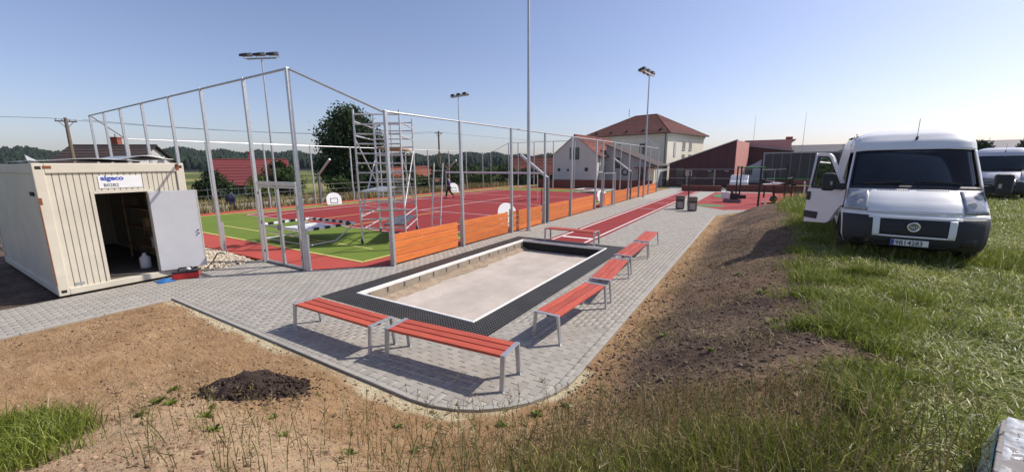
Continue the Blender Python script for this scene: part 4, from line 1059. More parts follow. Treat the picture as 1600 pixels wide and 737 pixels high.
Jj = [((0,0,0.90),(0.175,0.135)),((0,0.0,1.15),(0.165,0.135)),((0,-0.01,1.38),(0.17,0.13)),((0,-0.02,1.46),0.075),((0.19,-0.01,1.40),0.075),((0.245,0.10,1.14),0.062),((0.235,0.065,0.93),0.052),((-0.19,-0.01,1.40),0.075),((-0.245,-0.05,1.13),0.062),((-0.225,-0.18,0.95),0.052)]
skin_mesh('jacket', 'jacket', pe, Jj, [(0,1),(1,2),(2,3),(2,4),(4,5),(5,6),(2,7),(7,8),(8,9)])
Jt = [((0,0,0.93),(0.15,0.125)),((0.1,-0.01,0.84),0.10),((0.11,-0.16,0.50),0.082),((0.11,-0.22,0.12),0.066),((-0.1,0.01,0.84),0.10),((-0.11,0.08,0.50),0.082),((-0.11,0.35,0.19),0.066)]
skin_mesh('trousers', 'trousers', pe, Jt, [(0,1),(1,2),(2,3),(0,4),(4,5),(5,6)])
skin_mesh('shoe', 'black', pe, [((0.11,-0.20,0.055),0.05),((0.11,-0.30,0.045),0.045),((0.11,-0.40,0.04),0.035)], [(0,1),(1,2)])
skin_mesh('shoe', 'black', pe, [((-0.11,0.40,0.13),0.05),((-0.11,0.34,0.06),0.045),((-0.11,0.27,0.04),0.035)], [(0,1),(1,2)])
skin_mesh('hair', 'hair', pe, [((0,-0.01,1.70),0.09),((0,0.03,1.62),0.075),((0,-0.05,1.74),0.07)], [(0,1),(0,2)])

# ------------------------------------------------------------------ van
def van(name, label, loc, rz, door_open=True, plate=None, badge=None, paint='van_white', dark_nose=False):
    t = thing(name, label, 'van', loc, rz)
    kw = dict(parent=t, world=False)
    # centre-line profile of the nose: (y, z, half width, sweep-back at the edge, drop at the edge)
    P = [(0.24,0.25,0.88,0.16,0),(0.06,0.31,0.95,0.22,0),(0.00,0.42,0.985,0.27,0),(-0.01,0.60,1.00,0.29,0),(0.02,0.78,1.01,0.31,0),(0.07,0.87,1.015,0.33,0),
         (0.11,0.93,1.01,0.34,0),(0.24,1.08,1.00,0.34,0.0),(0.42,1.22,0.98,0.30,0.0),(0.58,1.31,0.97,0.25,0.0),
         (0.70,1.36,0.985,0.20,0.02),(0.98,1.70,0.955,0.16,0.02),(1.26,2.04,0.920,0.12,0.02),(1.34,2.13,0.915,0.10,0.03),(1.46,2.31,0.905,0.08,0.06),(1.66,2.47,0.89,0.04,0.10),(2.00,2.55,0.88,0.0,0.13),(5.4,2.57,0.88,0.0,0.13)]
    def at(v):
        i = min(int(v), len(P)-2); f = v-i; return [P[i][k]*(1-f)+P[i+1][k]*f for k in range(5)]
    def pt(u, v, off=0.0):
        y, z, w, sw, dp = at(v); y2, z2 = at(min(v+0.05, len(P)-1.001))[:2]; y1, z1 = at(max(v-0.05, 0))[:2]
        ny, nz = -(z2-z1), (y2-y1); l = math.hypot(ny, nz) or 1
        e = abs(u)**(3.0 if v < 12.9 else 6.0)
        return (u*w, y+sw*e+ny/l*off, z-dp*e+nz/l*off)
    def patch(u0, u1, v0, v1, nu, nv, off=0.0):
        return MB().grid([[pt(u0+(u1-u0)*i/nu, v0+(v1-v0)*j/nv, off) for i in range(nu+1)] for j in range(nv+1)])
    def solid(mb, nm, mt, par=None, th=0.012):
        o = mb.build(nm, mt, par or t, world=False, smooth=True); s = o.modifiers.new('thickness', 'SOLIDIFY'); s.thickness = th; s.offset = 0; return o
    low = patch(-1, 1, 0, 5.0, 24, 12); solid(low, 'bumper', 'van_plastic')
    solid(patch(-1, 1, 5.0, 6.0, 24, 3), 'nose_panel', paint)
    hood = solid(patch(-1, 1, 6.0, 10.0, 24, 12), 'bonnet', paint)
    solid(patch(-1, 1, 13.0, 17.0, 20, 16), 'roof', paint)
    ws = solid(patch(-0.955, 0.955, 10.0, 12.95, 18, 10), 'windscreen', 'auto_glass', th=0.006)
    for a, b in ((-1, -0.955), (0.955, 1)): solid(patch(a, b, 10.0, 13.0, 2, 10), 'a_pillar', paint)
    solid(patch(-0.955, 0.955, 12.9, 13.02, 18, 2, 0.004), 'windscreen_header', 'van_plastic', th=0.01)
    solid(patch(-0.955, 0.955, 9.95, 10.18, 18, 2, 0.006), 'windscreen_trim', 'van_plastic', th=0.01)
    for s in (-1, 1): solid(patch(min(s*0.935, s*0.965), max(s*0.935, s*0.965), 10.0, 13.0, 2, 12, 0.005), 'windscreen_trim', 'van_plastic', th=0.008)
    # grille with painted surround
    if not dark_nose:
        solid(patch(-0.62, 0.62, 4.5, 5.0, 14, 4, 0.012), 'grille_surround', paint); 
        for s in (-1, 1): solid(patch(min(s*0.46, s*0.56), max(s*0.46, s*0.56), 2.42, 4.5, 4, 8, 0.012), 'grille_surround', paint)
        solid(patch(-0.46, 0.46, 2.42, 2.6, 12, 2, 0.012), 'grille_surround', paint)
        solid(patch(-0.46, 0.46, 2.6, 4.5, 12, 8, 0.006), 'grille', 'black')
        for k in range(5): solid(patch(-0.45, 0.45, 2.78+k*0.34, 2.86+k*0.34, 12, 1, 0.014), 'grille_bar', 'van_plastic', th=0.008)
    else:
        solid(patch(-0.55, 0.55, 3.4, 6.6, 14, 10, 0.010), 'grille', 'black')
        for k in range(4): solid(patch(-0.53, 0.53, 3.8+k*0.7, 3.95+k*0.7, 14, 1, 0.018), 'grille_bar', 'chrome', th=0.01)
    for s in (-1, 1):
        solid(patch(min(s*0.66, s*0.86), max(s*0.66, s*0.86), 1.5, 2.5, 4, 4, 0.006), 'fog_lamp_recess', 'black', th=0.008)
    solid(patch(-0.5, 0.5, 0.9, 1.3, 10, 2, 0.006), 'lower_intake', 'black', th=0.008)
    # seam under the bonnet, headlights, vents
    solid(patch(-0.66, 0.66, 5.85, 5.97, 16, 1, 0.004), 'bonnet_seam', 'black', th=0.008)
    for s in (-1, 1):
        solid(patch(min(s*0.652, s*0.988), max(s*0.652, s*0.988), 6.08, 9.25, 8, 8, 0.005), 'headlight_bezel', 'galv_dark', th=0.012)
        hl = solid(patch(min(s*0.66, s*0.985), max(s*0.66, s*0.985), 6.15, 9.2, 8, 8, 0.012), 'headlight', 'lamp_lens', th=0.02)
        for (uu, vv_) in ((0.76, 7.0), (0.88, 7.9)):
            c = Vector(pt(s*uu, vv_, 0.022)); m = MB(); m.tube(c+Vector((0, -0.004, 0)), c+Vector((0, 0.03, 0.0)), 0.06, n=18); m.build('lamp_reflector', 'frame_white', hl, world=False)
    for k in range(2):
        u0, u1 = ((-0.52, -0.04), (0.06, 0.52))[k]
        for i in range(14):
            a = u0+(u1-u0)*i/14; solid(patch(a, a+(u1-u0)/14*0.5, 9.25, 9.62, 1, 1, 0.006), 'vent_slot', 'black', hood, th=0.006)
    # wipers
    for (a, b) in (((-0.15, 10.35), (-0.78, 10.25)), ((0.70, 10.28), (0.05, 10.42))):
        p = Vector(pt(a[0], a[1], 0.03)); q = Vector(pt(b[0], b[1], 0.03)); MB().bar(p, q, 0.018, 0.03).build('wiper', 'black', **kw)
    # sides: section at station y
    sec = [(0.92,0.30),(1.0,0.42),(1.02,0.80),(1.025,1.10),(1.02,1.40),(0.99,1.75),(0.945,2.10),(0.92,2.28),(0.90,2.38),(0.881,2.43)]
    def secw(z):
        for (w1, z1), (w2, z2) in zip(sec[:-1], sec[1:]):
            if z <= z2: return w1+(w2-w1)*max(0, (z-z1))/(z2-z1)
        return sec[-1][0]
    ys_ = 1.95
    for s in (-1, 1):
        m = MB(); vs_ = [v*0.5 for v in range(0, 31)]
        rows = []
        for v in vs_:
            x, y, z = pt(s, v)
            if door_open and s == -1 and 6.4 < v < 13.0: 
                rows.append(None); continue
            rows.append([(x, y, z)]+[(s*(abs(x)*(1-f)+secw(z)*f), y+(max(ys_, y+0.01)-y)*f, z) for f in (0.25, 0.6, 1.0)])
        i = 0; run = []
        for r_ in rows+[None]:
            if r_: run.append(r_)
            elif len(run) > 1: solid(MB().grid(run), 'front_wing', paint); run = []
            else: run = []
        rows = [[(s*w_, y, z) for (w_, z) in sec] for y in (ys_, 2.3, 3.4, 4.6, 5.4)]
        solid(MB().grid(rows), 'side_panel', paint)
        # arch and wheel
        solid(MB().grid([[(s*1.012, 0.98+0.42*math.cos(a), 0.36+r_*math.sin(a)*1.0) if False else (s*1.022, 0.98+r_*math.cos(a), 0.36+r_*math.sin(a)) for a in np.linspace(0, math.pi, 14)] for r_ in (0.36, 0.46)]), 'wheel_arch', 'black_rough', th=0.03)
        for yy in (0.98, 4.35):
            wh = MB(); wh.lathe([(0.22, -0.11), (0.30, -0.115), (0.34, -0.08), (0.345, 0.0), (0.34, 0.08), (0.30, 0.115), (0.22, 0.11)], (s*0.90, yy, 0.34), 28, 'x'); wo = wh.build('wheel', 'tyre', smooth=True, **kw)
            MB().lathe([(0.0, s*0.06), (0.05, s*0.075), (0.16, s*0.05), (0.225, s*0.10), (0.225, -s*0.05)], (s*0.90, yy, 0.34), 20, 'x').build('rim', 'rim', wo, world=False, smooth=True)
        MB().box(min(s*1.0, s*1.035), max(s*1.0, s*1.035), 2.0, 5.3, 0.62, 0.78).build('rub_strip', 'van_plastic', **kw, bevel=0.01)
        # roof rib
        MB().bar((s*0.74, 2.0, 2.425), (s*0.74, 5.3, 2.49), 0.05, 0.03).build('roof_rib', paint, **kw, bevel=0.008)
    MB().grid([[(-sec[-1][0], 5.4, 2.41), (sec[-1][0], 5.4, 2.41)], [(-1.02, 5.4, 0.4), (1.02, 5.4, 0.4)]]).build('rear_door', paint, **kw)
    # cabin inside
    it = MB(); it.box(-0.93, 0.93, 2.35, 2.4, 0.5, 2.3); it.build('bulkhead', 'seat_cloth', **kw)
    MB().box(-0.93, 0.93, 0.5, 5.3, 0.42, 0.48).build('cab_floor', 'black_rough', **kw)
    ds = MB(); ds.prism([(0.95, 0.8), (0.82, 1.25), (0.95, 1.33), (1.30, 1.30), (1.36, 1.15), (1.36, 0.8)], 'x', -0.86, 0.86); ds.build('dashboard', 'van_plastic', **kw, bevel=0.02)
    for x in (-0.55, 0.08, 0.55):
        if x == 0.08: continue
        st = MB(); st.box(x-0.25, x+0.25, 1.65, 2.15, 0.72, 0.92); st.box(x-0.24, x+0.24, 2.10, 2.26, 0.92, 1.55); st.box(x-0.13, x+0.13, 2.14, 2.24, 1.57, 1.78); st.build('seat', 'seat_cloth', **kw, bevel=0.05)
    MB().lathe([(0.17, -0.014), (0.185, 0), (0.17, 0.014), (0.155, 0), (0.17, -0.014)], (0, 0, 0), 20).build('steering_wheel', 'black', **kw, smooth=True)
    o = [c for c in t.children if c.name.startswith('steering_wheel')][-1]; o.location = (0.5, 1.42, 1.32); o.rotation_euler = (R(55), 0, 0)
    for (x, y, w_, d_, r_) in ((-0.60, 1.02, 0.42, 0.16, 0.1), (0.02, 1.10, 0.30, 0.14, -0.2), (0.66, 1.0, 0.13, 0.12, 0.2)):
        pp = MB().grid([[(x+a*w_/2, y+b*d_/2, 1.345+0.02*math.sin(a*3+b)+0.035*(b+1)) for a in np.linspace(-1, 1, 6)] for b in (-1, 0, 1)]); pp.build('dash_paper', 'paper', **kw)
    MB().box(-0.1, 0.1, 1.28, 1.30, 1.86, 1.94).build('rear_mirror', 'black', **kw, bevel=0.01)
    # outside mirrors
    for s in (-1, 1):
        bx = s*(1.22 if not (door_open and s == -1) else 1.30); by = 0.98 if not (door_open and s == -1) else 1.00
        m = MB(); m.box(bx-0.12, bx+0.12, by-0.06, by+0.08, 1.27, 1.66); mo = m.build('outside_mirror', 'van_plastic', **kw, bevel=0.05)
        MB().box(bx-0.10, bx+0.10, by+0.081, by+0.085, 1.31, 1.62).build('mirror_glass', 'chrome', mo, world=False)
        MB().box(min(s*0.98, bx-s*0.1), max(s*0.98, bx-s*0.1), by-0.02, by+0.04, 1.30, 1.44).build('mirror_arm', 'van_plastic', mo, world=False, bevel=0.012)
        MB().box(bx-0.05*s-0.02, bx-0.05*s+0.02, by-0.066, by-0.060, 1.40, 1.48).build('indicator', 'lamp_lens', mo, world=False)
    p = Vector(pt(0.06, 14.2)); MB().tube(p, p+Vector((0, -0.05, 0.05)), 0.022, n=10).tube(p+Vector((0, -0.03, 0.03)), p+Vector((0.02, 0.10, 0.42)), 0.005, n=6).build('antenna', 'black', **kw)
    for s, w_ in ((-0.25, 0.18), (0.55, 0.24)):
        pass
    if plate:
        pl = MB().box(-0.285, 0.225, -0.045, -0.030, 0.345, 0.455).build('number_plate', 'white_paint', **kw, bevel=0.002)
        MB().box(-0.285, -0.235, -0.0475, -0.044, 0.348, 0.452).build('plate_band', 'blue_print', pl, world=False)
        for tx, xo_ in zip(plate.split(), (-0.222, -0.055)): text_mesh(tx, 'plate_lettering', 'black_print', pl, 0.112, (xo_, -0.0462, 0.360), (R(90), 0, 0), 0.0008, bold=0.002, xs=0.93)
        MB().box(-0.30, 0.24, -0.030, 0.05, 0.33, 0.47).build('plate_holder', 'black', pl, world=False)
    if badge:
        c = Vector(pt(0.0, 3.5, 0.022)); em = MB(); em.lathe([(0.0, 0), (0.068, 0), (0.085, 0.012), (0.092, 0.0)], (0, 0, 0), 28); eo = em.build('emblem', 'chrome', **kw, smooth=True); eo.location = c+Vector((-0.0, -0.01, 0)); eo.rotation_euler = (R(90), 0, 0)
        MB().lathe([(0.0, 0.0035), (0.062, 0.0035), (0.062, 0.0)], (0, 0, 0), 24).build('emblem_field', 'galv_dark', eo, world=False)
        text_mesh(badge, 'emblem_lettering', 'frame_white', eo, 0.062, (0, -0.022, 0.0042), (0, 0, 0), 0.0006, 'CENTER', 0.001, 0.8)
    if door_open:
        # front door on the viewer's left, hinged at the nose side and swung out
        hg = Vector((-1.005, 0.95, 0)); a_ = R(37); dvv = Vector((-math.sin(a_), math.cos(a_), 0)); dnn = Vector((-math.cos(a_), -math.sin(a_), 0))
        def D(l, z, o=0.0):
            lean = max(0, z-1.15)*0.11
            q = hg+dvv*l+dnn*(o-lean); return (q.x, q.y, z)
        LD = 1.10
        body = [(0.30,0.60),(0.42,0.52),(LD,0.46),(LD,1.28),(0.0,1.28),(0.0,0.98),(0.10,0.92),(0.20,0.78)]
        n = len(body); m = MB(); vs = [D(l, z, 0.0) for l, z in body]+[D(l, z, -0.07) for l, z in body]
        m.add(vs, [tuple(range(n)), tuple(range(n, 2*n))[::-1]]+[(i, (i+1) % n, n+(i+1) % n, n+i) for i in range(n)])
        dr = m.build('cab_door', paint, **kw, bevel=0.008); dr['label'] = 'open cab door of the white van'
        def bars(pts, w_, mt, nm):
            mm = MB()
            for (p, q) in zip(pts[:-1], pts[1:]): mm.bar(D(p[0], p[1], -0.03), D(q[0], q[1], -0.03), 0.05, w_)
            mm.build(nm, mt, dr, world=False)
        bars([(0.02,1.26),(0.38,1.72),(0.60,2.00),(0.70,2.06),(LD-0.06,2.08),(LD-0.02,2.04),(LD-0.03,1.28)], 0.07, paint, 'window_frame')
        bars([(0.16,1.32),(0.44,1.70),(0.64,1.97),(0.72,2.015),(LD-0.10,2.02),(LD-0.085,1.32),(0.16,1.31)], 0.03, 'black', 'window_seal')
        bars([(0.42,1.31),(0.46,1.70)], 0.035, 'black', 'quarter_post')
        gl = MB(); gp = [(0.16,1.31),(0.44,1.70),(0.64,1.97),(0.72,2.01),(LD-0.09,2.02),(LD-0.08,1.31)]; gl.add([D(l, z, -0.035) for l, z in gp], [tuple(range(len(gp)))]); gl.build('window', 'clear_glass', dr, world=False)
        hb_ = MB(); hb_.add([D(l, z, o) for o in (0.004, 0.03) for l, z in ((LD-0.13,1.0),(LD-0.03,1.0),(LD-0.03,1.2),(LD-0.13,1.2))], [(0,1,2,3),(7,6,5,4),(0,4,5,1),(1,5,6,2),(2,6,7,3),(3,7,4,0)]); hb_.build('door_handle', 'black', dr, world=False, bevel=0.01)
        st_ = MB(); st_.add([D(l, z, o) for o in (0.004, 0.02) for l, z in ((LD-0.40,0.58),(LD-0.01,0.58),(LD-0.01,0.74),(LD-0.42,0.74))], [(0,1,2,3),(7,6,5,4),(0,4,5,1),(1,5,6,2),(2,6,7,3),(3,7,4,0)]); st_.build('rub_strip', 'van_plastic', dr, world=False)
    return t
gz = lambda x, y: float(hz(np.array(x), np.array(y)))
van('delivery_van', 'white delivery van parked on the grass with its cab door open', (2.50, 10.10, 0.75), R(-5), True, '9B1  4283', 'FIAT')
van('delivery_van', 'silver white van with large black grille parked farther right on the grass', (10.1, 29.6, 0.75), R(-17), False, None, None, 'van_silver', True)

# ------------------------------------------------------------------ lorry, far car
tr = thing('lorry', 'lorry with grey curtain trailer parked beyond the play area', 'lorry', (3, 49, 0.0))
MB().box(0.15, 11.5, 48.2, 50.7, 1.10, 3.55).build('curtain_trailer', 'curtain', tr, bevel=0.05)
MB().box(0.10, 11.55, 48.15, 50.75, 3.50, 3.62).build('trailer_roof', 'cab_grey', tr)
MB().box(0.12, 11.5, 48.16, 50.74, 0.98, 1.10).build('side_rail', 'lime', tr)
for k in range(14): MB().box(0.9+k*0.75, 0.95+k*0.75, 48.165, 48.198, 1.1, 3.5).build('curtain_strap', 'galv_dark', tr)
MB().box(0.11, 0.22, 48.155, 48.30, 1.1, 3.5).build('trailer_post', 'cab_grey', tr)
cb = MB(); cb.prism([(-1.65, 0.55), (-1.75, 1.3), (-1.45, 2.15), (-0.9, 2.35), (0.0, 2.95), (0.0, 0.55)], 'y', 48.35, 50.55); cb.build('cab', 'cab_grey', tr, bevel=0.06)
MB().prism([(-1.60, 1.38), (-1.38, 2.08), (-0.75, 2.08), (-0.75, 1.38)], 'y', 48.335, 48.36).build('cab_window', 'window_glass', tr)
MB().prism([(-0.95, 2.36), (-0.02, 2.97), (-0.02, 3.35), (-0.35, 3.30)], 'y', 48.5, 50.4).build('wind_deflector', 'cab_grey', tr, bevel=0.04)
for x in (-1.0, 2.0, 7.0, 8.3, 9.6):
    for y in (48.45, 50.4):
        MB().lathe([(0.15, -0.12), (0.46, -0.12), (0.5, -0.07), (0.5, 0.07), (0.46, 0.12), (0.15, 0.12), (0.15, -0.12)], (0, 0, 0), 22, 'x').build('wheel', 'tyre', tr, world=False, smooth=True)
        o = tr.children[-1]; o.location = (x-3, y-49, 0.5); o.rotation_euler = (0, 0, R(90))
car = thing('parked_car', 'small pale car half hidden behind the fitness frame', 'car', (-1.75, 46.6, 0.0), R(90))
cp = [(-1.75,0.35),(-1.8,0.75),(-1.4,0.92),(-0.85,1.40),(0.7,1.44),(1.25,0.98),(1.6,0.9),(1.65,0.4)]
MB().prism(cp, 'y', -0.8, 0.8).build('body', 'van_silver', car, world=False, bevel=0.08)
MB().prism([(-1.25,0.97),(-0.8,1.34),(0.6,1.37),(0.98,0.98)], 'y', -0.815, -0.80).build('side_window', 'window_glass', car, world=False)
for x in (-1.05, 0.95):
    MB().lathe([(0.1, -0.1), (0.29, -0.1), (0.31, -0.05), (0.31, 0.05), (0.29, 0.1), (0.1, 0.1), (0.1, -0.1)], (0, 0, 0), 20, 'x').build('wheel', 'tyre', car, world=False, smooth=True)
    o = car.children[-1]; o.location = (x, -0.75, 0.31); o.rotation_euler = (0, 0, R(90))

# ------------------------------------------------------------------ houses
def local_frame(loc, rz): return Matrix.Translation(Vector((loc[0], loc[1], loc[2]))) @ Matrix.Rotation(rz, 4, 'Z')
def window_on(par, face, u, z, w, h, y_or_x, frame='frame_white', panes=1, deep=0.05, sill=True):
    """window in a wall that faces -y (face='y') or +x (face='x') of the house's own frame"""
    def bx(u0, u1, z0, z1, d0, d1):
        if face == 'y': return MB().box(u0, u1, y_or_x-d1, y_or_x-d0, z0, z1)
        return MB().box(y_or_x+d0, y_or_x+d1, u0, u1, z0, z1)
    f = bx(u-w/2-0.06, u+w/2+0.06, z-0.06, z+h+0.06, 0.0, 0.045).build('window', frame, par, world=False)
    for k in range(panes):
        a = u-w/2+k*w/panes+0.02; b = u-w/2+(k+1)*w/panes-0.02
        bx(a, b, z, z+h, 0.046, 0.052).build('pane', 'window_glass', f, world=False)
    if sill: bx(u-w/2-0.1, u+w/2+0.1, z-0.12, z-0.062, 0.0, 0.12).build('sill', 'stucco_grey', f, world=False)
def roof_tiles(par, p00, p10, p11, p01, rows, cols, mat, th=0.05, name='tile_course'):
    """slope given by its four corners (eave left, eave right, ridge right, ridge left): one course per row, overlapping"""
    p00, p10, p11, p01 = map(Vector, (p00, p10, p11, p01))
    nrm = (p10-p00).cross(p01-p00).normalized()
    for r in range(rows):
        a0, a1 = r/rows, min(1, (r+1.12)/rows)
        L0, R0 = p00.lerp(p01, a0), p10.lerp(p11, a0); L1, R1 = p00.lerp(p01, a1), p10.lerp(p11, a1)
        m = MB(); vs = [L0+nrm*th, R0+nrm*th, R1+nrm*0.006, L1+nrm*0.006, L0, R0, R1, L1]
        m.add(vs, [(0,1,2,3),(7,6,5,4),(0,4,5,1),(1,5,6,2),(2,6,7,3),(3,7,4,0)]); m.build(name, mat, par, world=False)
# white gabled house by the far end of the court
wh = thing('gabled_house', 'white gabled house with red tiled roof behind the far end fence', 'house', (-18.9, 44.5, -0.05), R(-2))
GW, GL, GE, GA = 2.75, 11.5, 3.85, 6.0
w_ = MB(); w_.prism([(-GW, 0), (GW, 0), (GW, GE), (0, GA-0.05), (-GW, GE)], 'y', 0, GL); w_.build('wall', 'stucco_white', wh, world=False)
rf = MB(); rf.tube((0, -0.12, GA+0.04), (0, GL+0.1, GA+0.04), 0.09, n=8); roof = rf.build('roof', 'roof_red', wh, world=False)
roof_tiles(roof, (GW+0.35, -0.1, GE-0.27), (GW+0.35, GL, GE-0.27), (0, GL, GA), (0, -0.1, GA), 14, 1, 'roof_red')
roof_tiles(roof, (-GW-0.35, GL, GE-0.27), (-GW-0.35, -0.1, GE-0.27), (0, -0.1, GA), (0, GL, GA), 14, 1, 'roof_red')
MB().tube((GW+0.42, -0.1, GE-0.30), (GW+0.42, GL, GE-0.30), 0.07, n=8).tube((GW+0.30, 0.15, 0), (GW+0.30, 0.15, GE-0.5), 0.05, n=8).tube((GW+0.30, 0.15, GE-0.5), (GW+0.42, 0.0, GE-0.33), 0.05, n=8).build('gutter', 'gutter', wh, world=False)
for u in (-0.35, 0.35): window_on(wh, 'y', u, 3.25, 0.38, 1.25, 0, 'frame_dark', sill=False)
for u, s in ((-2.0, 0.22), (1.55, 0.28), (-0.8, 0.14)): window_on(wh, 'y', u, 1.9, s, s, 0, 'frame_dark', sill=False)
window_on(wh, 'x', 2.2, 1.3, 0.45, 1.0, GW, 'frame_dark')
# lower grey annex with red lean-to roof and porch
an = thing('grey_annex', 'grey annex with dark lean-to roof and white porch beside the gabled house', 'house', (-13.2, 47.2, -0.05), R(-2))
w_ = MB(); w_.prism([(-2.8, 0), (3.1, 0), (3.1, 2.4), (-2.8, 4.9)], 'y', 0, 5.5); w_.build('wall', 'stucco_grey', an, world=False)
rf = MB(); rf.add([(-2.9, -0.3, 5.0), (3.3, -0.3, 2.42), (3.3, 5.6, 2.42), (-2.9, 5.6, 5.0), (-2.9, -0.3, 4.9), (3.3, -0.3, 2.32), (3.3, 5.6, 2.32), (-2.9, 5.6, 4.9)], [(0,1,2,3),(7,6,5,4),(0,4,5,1),(1,5,6,2),(2,6,7,3),(3,7,4,0)]); rf.build('roof', 'roof_dark', an, world=False)
MB().box(0.9, 3.2, -0.9, -0.05, 2.15, 2.28).build('porch_roof', 'roof_red', an, world=False)
MB().box(2.4, 3.05, -0.5, -0.01, 0, 2.15).build('porch_wall', 'stucco_cream', an, world=False)
window_on(an, 'y', -1.2, 2.2, 0.7, 1.1, 0, 'frame_dark'); window_on(an, 'y', 1.6, 0.1, 0.8, 1.9, 0, 'frame_dark', sill=False)
sdh = MB(); sdh.lathe([(0.35, -0.03), (0.42, 0), (0.35, 0.03), (0.28, 0), (0.35, -0.03)], (0, 0, 0), 20, 'x'); so = sdh.build('wall_ring', 'black', an, world=False, smooth=True); so.location = (-0.4, -0.04, 1.7); so.rotation_euler = (0, 0, R(90))
# big house with hipped roof
BX, BY, BRZ = -11.1, 58.0, R(-14.1)
bh = thing('hip_roofed_house', 'large cream house with brown hipped tile roof', 'house', (BX, BY, -0.1), BRZ)
LX, LY, HE, HR = 13.4, 12.6, 6.75, 10.1
w_ = MB(); w_.box(-LX, 0, 0, LY, 0, HE); w_.build('wall', 'stucco_cream', bh, world=False)
e = 0.55
MB().box(-LX-0.12, 0.12, -0.12, LY+0.12, HE-0.35, HE-0.02).build('cornice', 'stucco_cream', bh, world=False)
MB().box(-LX-e, e, -e, LY+e, HE-0.02, HE+0.06).build('eaves', 'gutter', bh, world=False)
ro = MB(); r0, r1 = (-LX+4.9, LY/2, HR), (-4.9, LY/2, HR); ro.tube(r0, r1, 0.11, n=8)
cs = [(-LX-e, -e, HE+0.06), (e, -e, HE+0.06), (e, LY+e, HE+0.06), (-LX-e, LY+e, HE+0.06)]
for c, r in ((cs[0], r0), (cs[1], r1), (cs[2], r1), (cs[3], r0)): ro.tube(c, r, 0.1, n=8)
roof = ro.build('roof', 'roof_brown', bh, world=False)
for q in ((cs[0], cs[1], r1, r0), (cs[1], cs[2], r1, r1), (cs[2], cs[3], r0, r1), (cs[3], cs[0], r0, r0)):
    roof_tiles(roof, *q, 18, 1, 'roof_brown', 0.055)
MB().box(-8.2, -7.4, 2.9, 3.4, 8.05, 8.5).build('roof_hatch', 'gutter', roof, world=False)
MB().tube((-9.6, LY/2, HR), (-9.6, LY/2, HR+1.2), 0.04, n=6).build('lightning_rod', 'gutter', roof, world=False)
for i in range(5): MB().box(-1.4-i*2.6, -1.0-i*2.6, 0.2, 0.5, HE+0.55, HE+0.72).build('snow_guard', 'gutter', roof, world=False)
for u in (5.3, 7.6):
    for z in (2.9, 4.75): window_on(bh, 'x', u, z, 0.85, 1.05, 0, 'stucco_grey', 2)
MB().box(0.0, 0.07, 2.0, 2.6, 3.6, 5.6).build('stair_niche', 'stucco_grey', bh, world=False)
for u in (-3.6, -7.6, -10.9): window_on(bh, 'y', u, 3.9, 1.0, 1.6, 0, 'frame_white', 2)
for u in (-3.6, -7.6): window_on(bh, 'y', u, 0.8, 1.0, 1.5, 0, 'frame_white', 2)
MB().tube((-0.25, -0.2, 0), (-0.25, -0.2, HE), 0.06, n=8).build('downpipe', 'gutter', bh, world=False)
# maroon hall with pink end
mh = thing('maroon_hall', 'dark maroon hall with sloping roof and pink plastered end wall', 'building', (-5.6, 50, -0.1))
MB().add([(-9.2,50,-0.1),(-2.5,50,-0.1),(-2.5,50,5.0),(-9.2,50,2.55),(-9.2,62,-0.1),(-1.5,56,-0.1),(-1.5,56,5.0),(-9.2,62,2.55),(-1.5,62,-0.1),(-1.5,62,5.0)],[(0,1,2,3),(1,5,6,2),(5,8,9,6),(8,4,7,9),(4,0,3,7),(3,2,6,9,7),(0,4,8,5,1)]).build('wall', 'maroon', mh)
MB().prism([(-9.35, 2.50), (-2.42, 5.03), (-2.42, 5.12), (-9.35, 2.59)], 'y', 49.9, 50.6).prism([(-9.35, 2.50), (-2.42, 5.03), (-2.42, 5.12), (-9.35, 2.59)], 'y', 50.601, 62).build('roof', 'cab_grey', mh)
for k in range(1, 8): MB().box(-9.2+k*0.84, -9.2+k*0.84+0.018, 49.985, 49.999, 0, 2.6+k*0.84*0.36-0.05).build('panel_joint', 'black_rough', mh)
MB().bar((-2.47, 50.03, 2.45), (-1.47, 55.97, 2.45), 0.05, 5.05).build('end_wall', 'pink', mh)
for (x, z0) in ((-8.0, 0.15), (-6.6, 0.6), (-4.6, 0.9)):
    f = MB().box(x-0.42, x+0.42, 49.95, 49.99, z0, z0+(2.0 if z0 < 0.2 else 0.7)).build('window', 'frame_dark', mh)
    MB().box(x-0.36, x+0.36, 49.944, 49.951, z0+0.06, z0+(1.94 if z0 < 0.2 else 0.64)).build('pane', 'window_glass', f)
for x in (-4.9, -3.2): MB().box(x-0.18, x+0.18, 49.80, 49.98, 1.72, 1.78).build('wall_lamp', 'frame_white', mh)
ph = thing('pink_block', 'pink flat roofed block with maroon lower front beside the maroon hall', 'building', (0.5, 60, -0.1))
MB().box(-1.6, 2.9, 60.0, 68, -0.1, 5.30).build('wall', 'pink', ph)
MB().prism([(-1.55, -0.1), (3.0, -0.1), (3.0, 3.9), (-1.55, 4.55)], 'y', 57.0, 59.98).build('front_wing', 'maroon', ph)
MB().add([(-1.7, 56.8, 4.68), (3.1, 56.8, 4.0), (3.1, 60, 4.0), (-1.7, 60, 4.68), (-1.7, 56.8, 4.58), (3.1, 56.8, 3.9), (3.1, 60, 3.9), (-1.7, 60, 4.58)], [(0,1,2,3),(7,6,5,4),(0,4,5,1),(1,5,6,2),(2,6,7,3),(3,7,4,0)]).build('wing_roof', 'cab_grey', ph)
MB().box(-2.1, 3.3, 59.95, 68.1, 5.30, 5.40).build('parapet', 'pink', ph)
MB().box(2.3, 3.0, 61, 62, 5.4, 5.75).build('chimney', 'brick', ph)
lw_ = thing('long_hall', 'long low grey roofed hall behind the lorry and van', 'building', (12, 66, -0.1))
MB().box(3.4, 26, 62, 72, -0.1, 3.6).build('wall', 'pink', lw_)
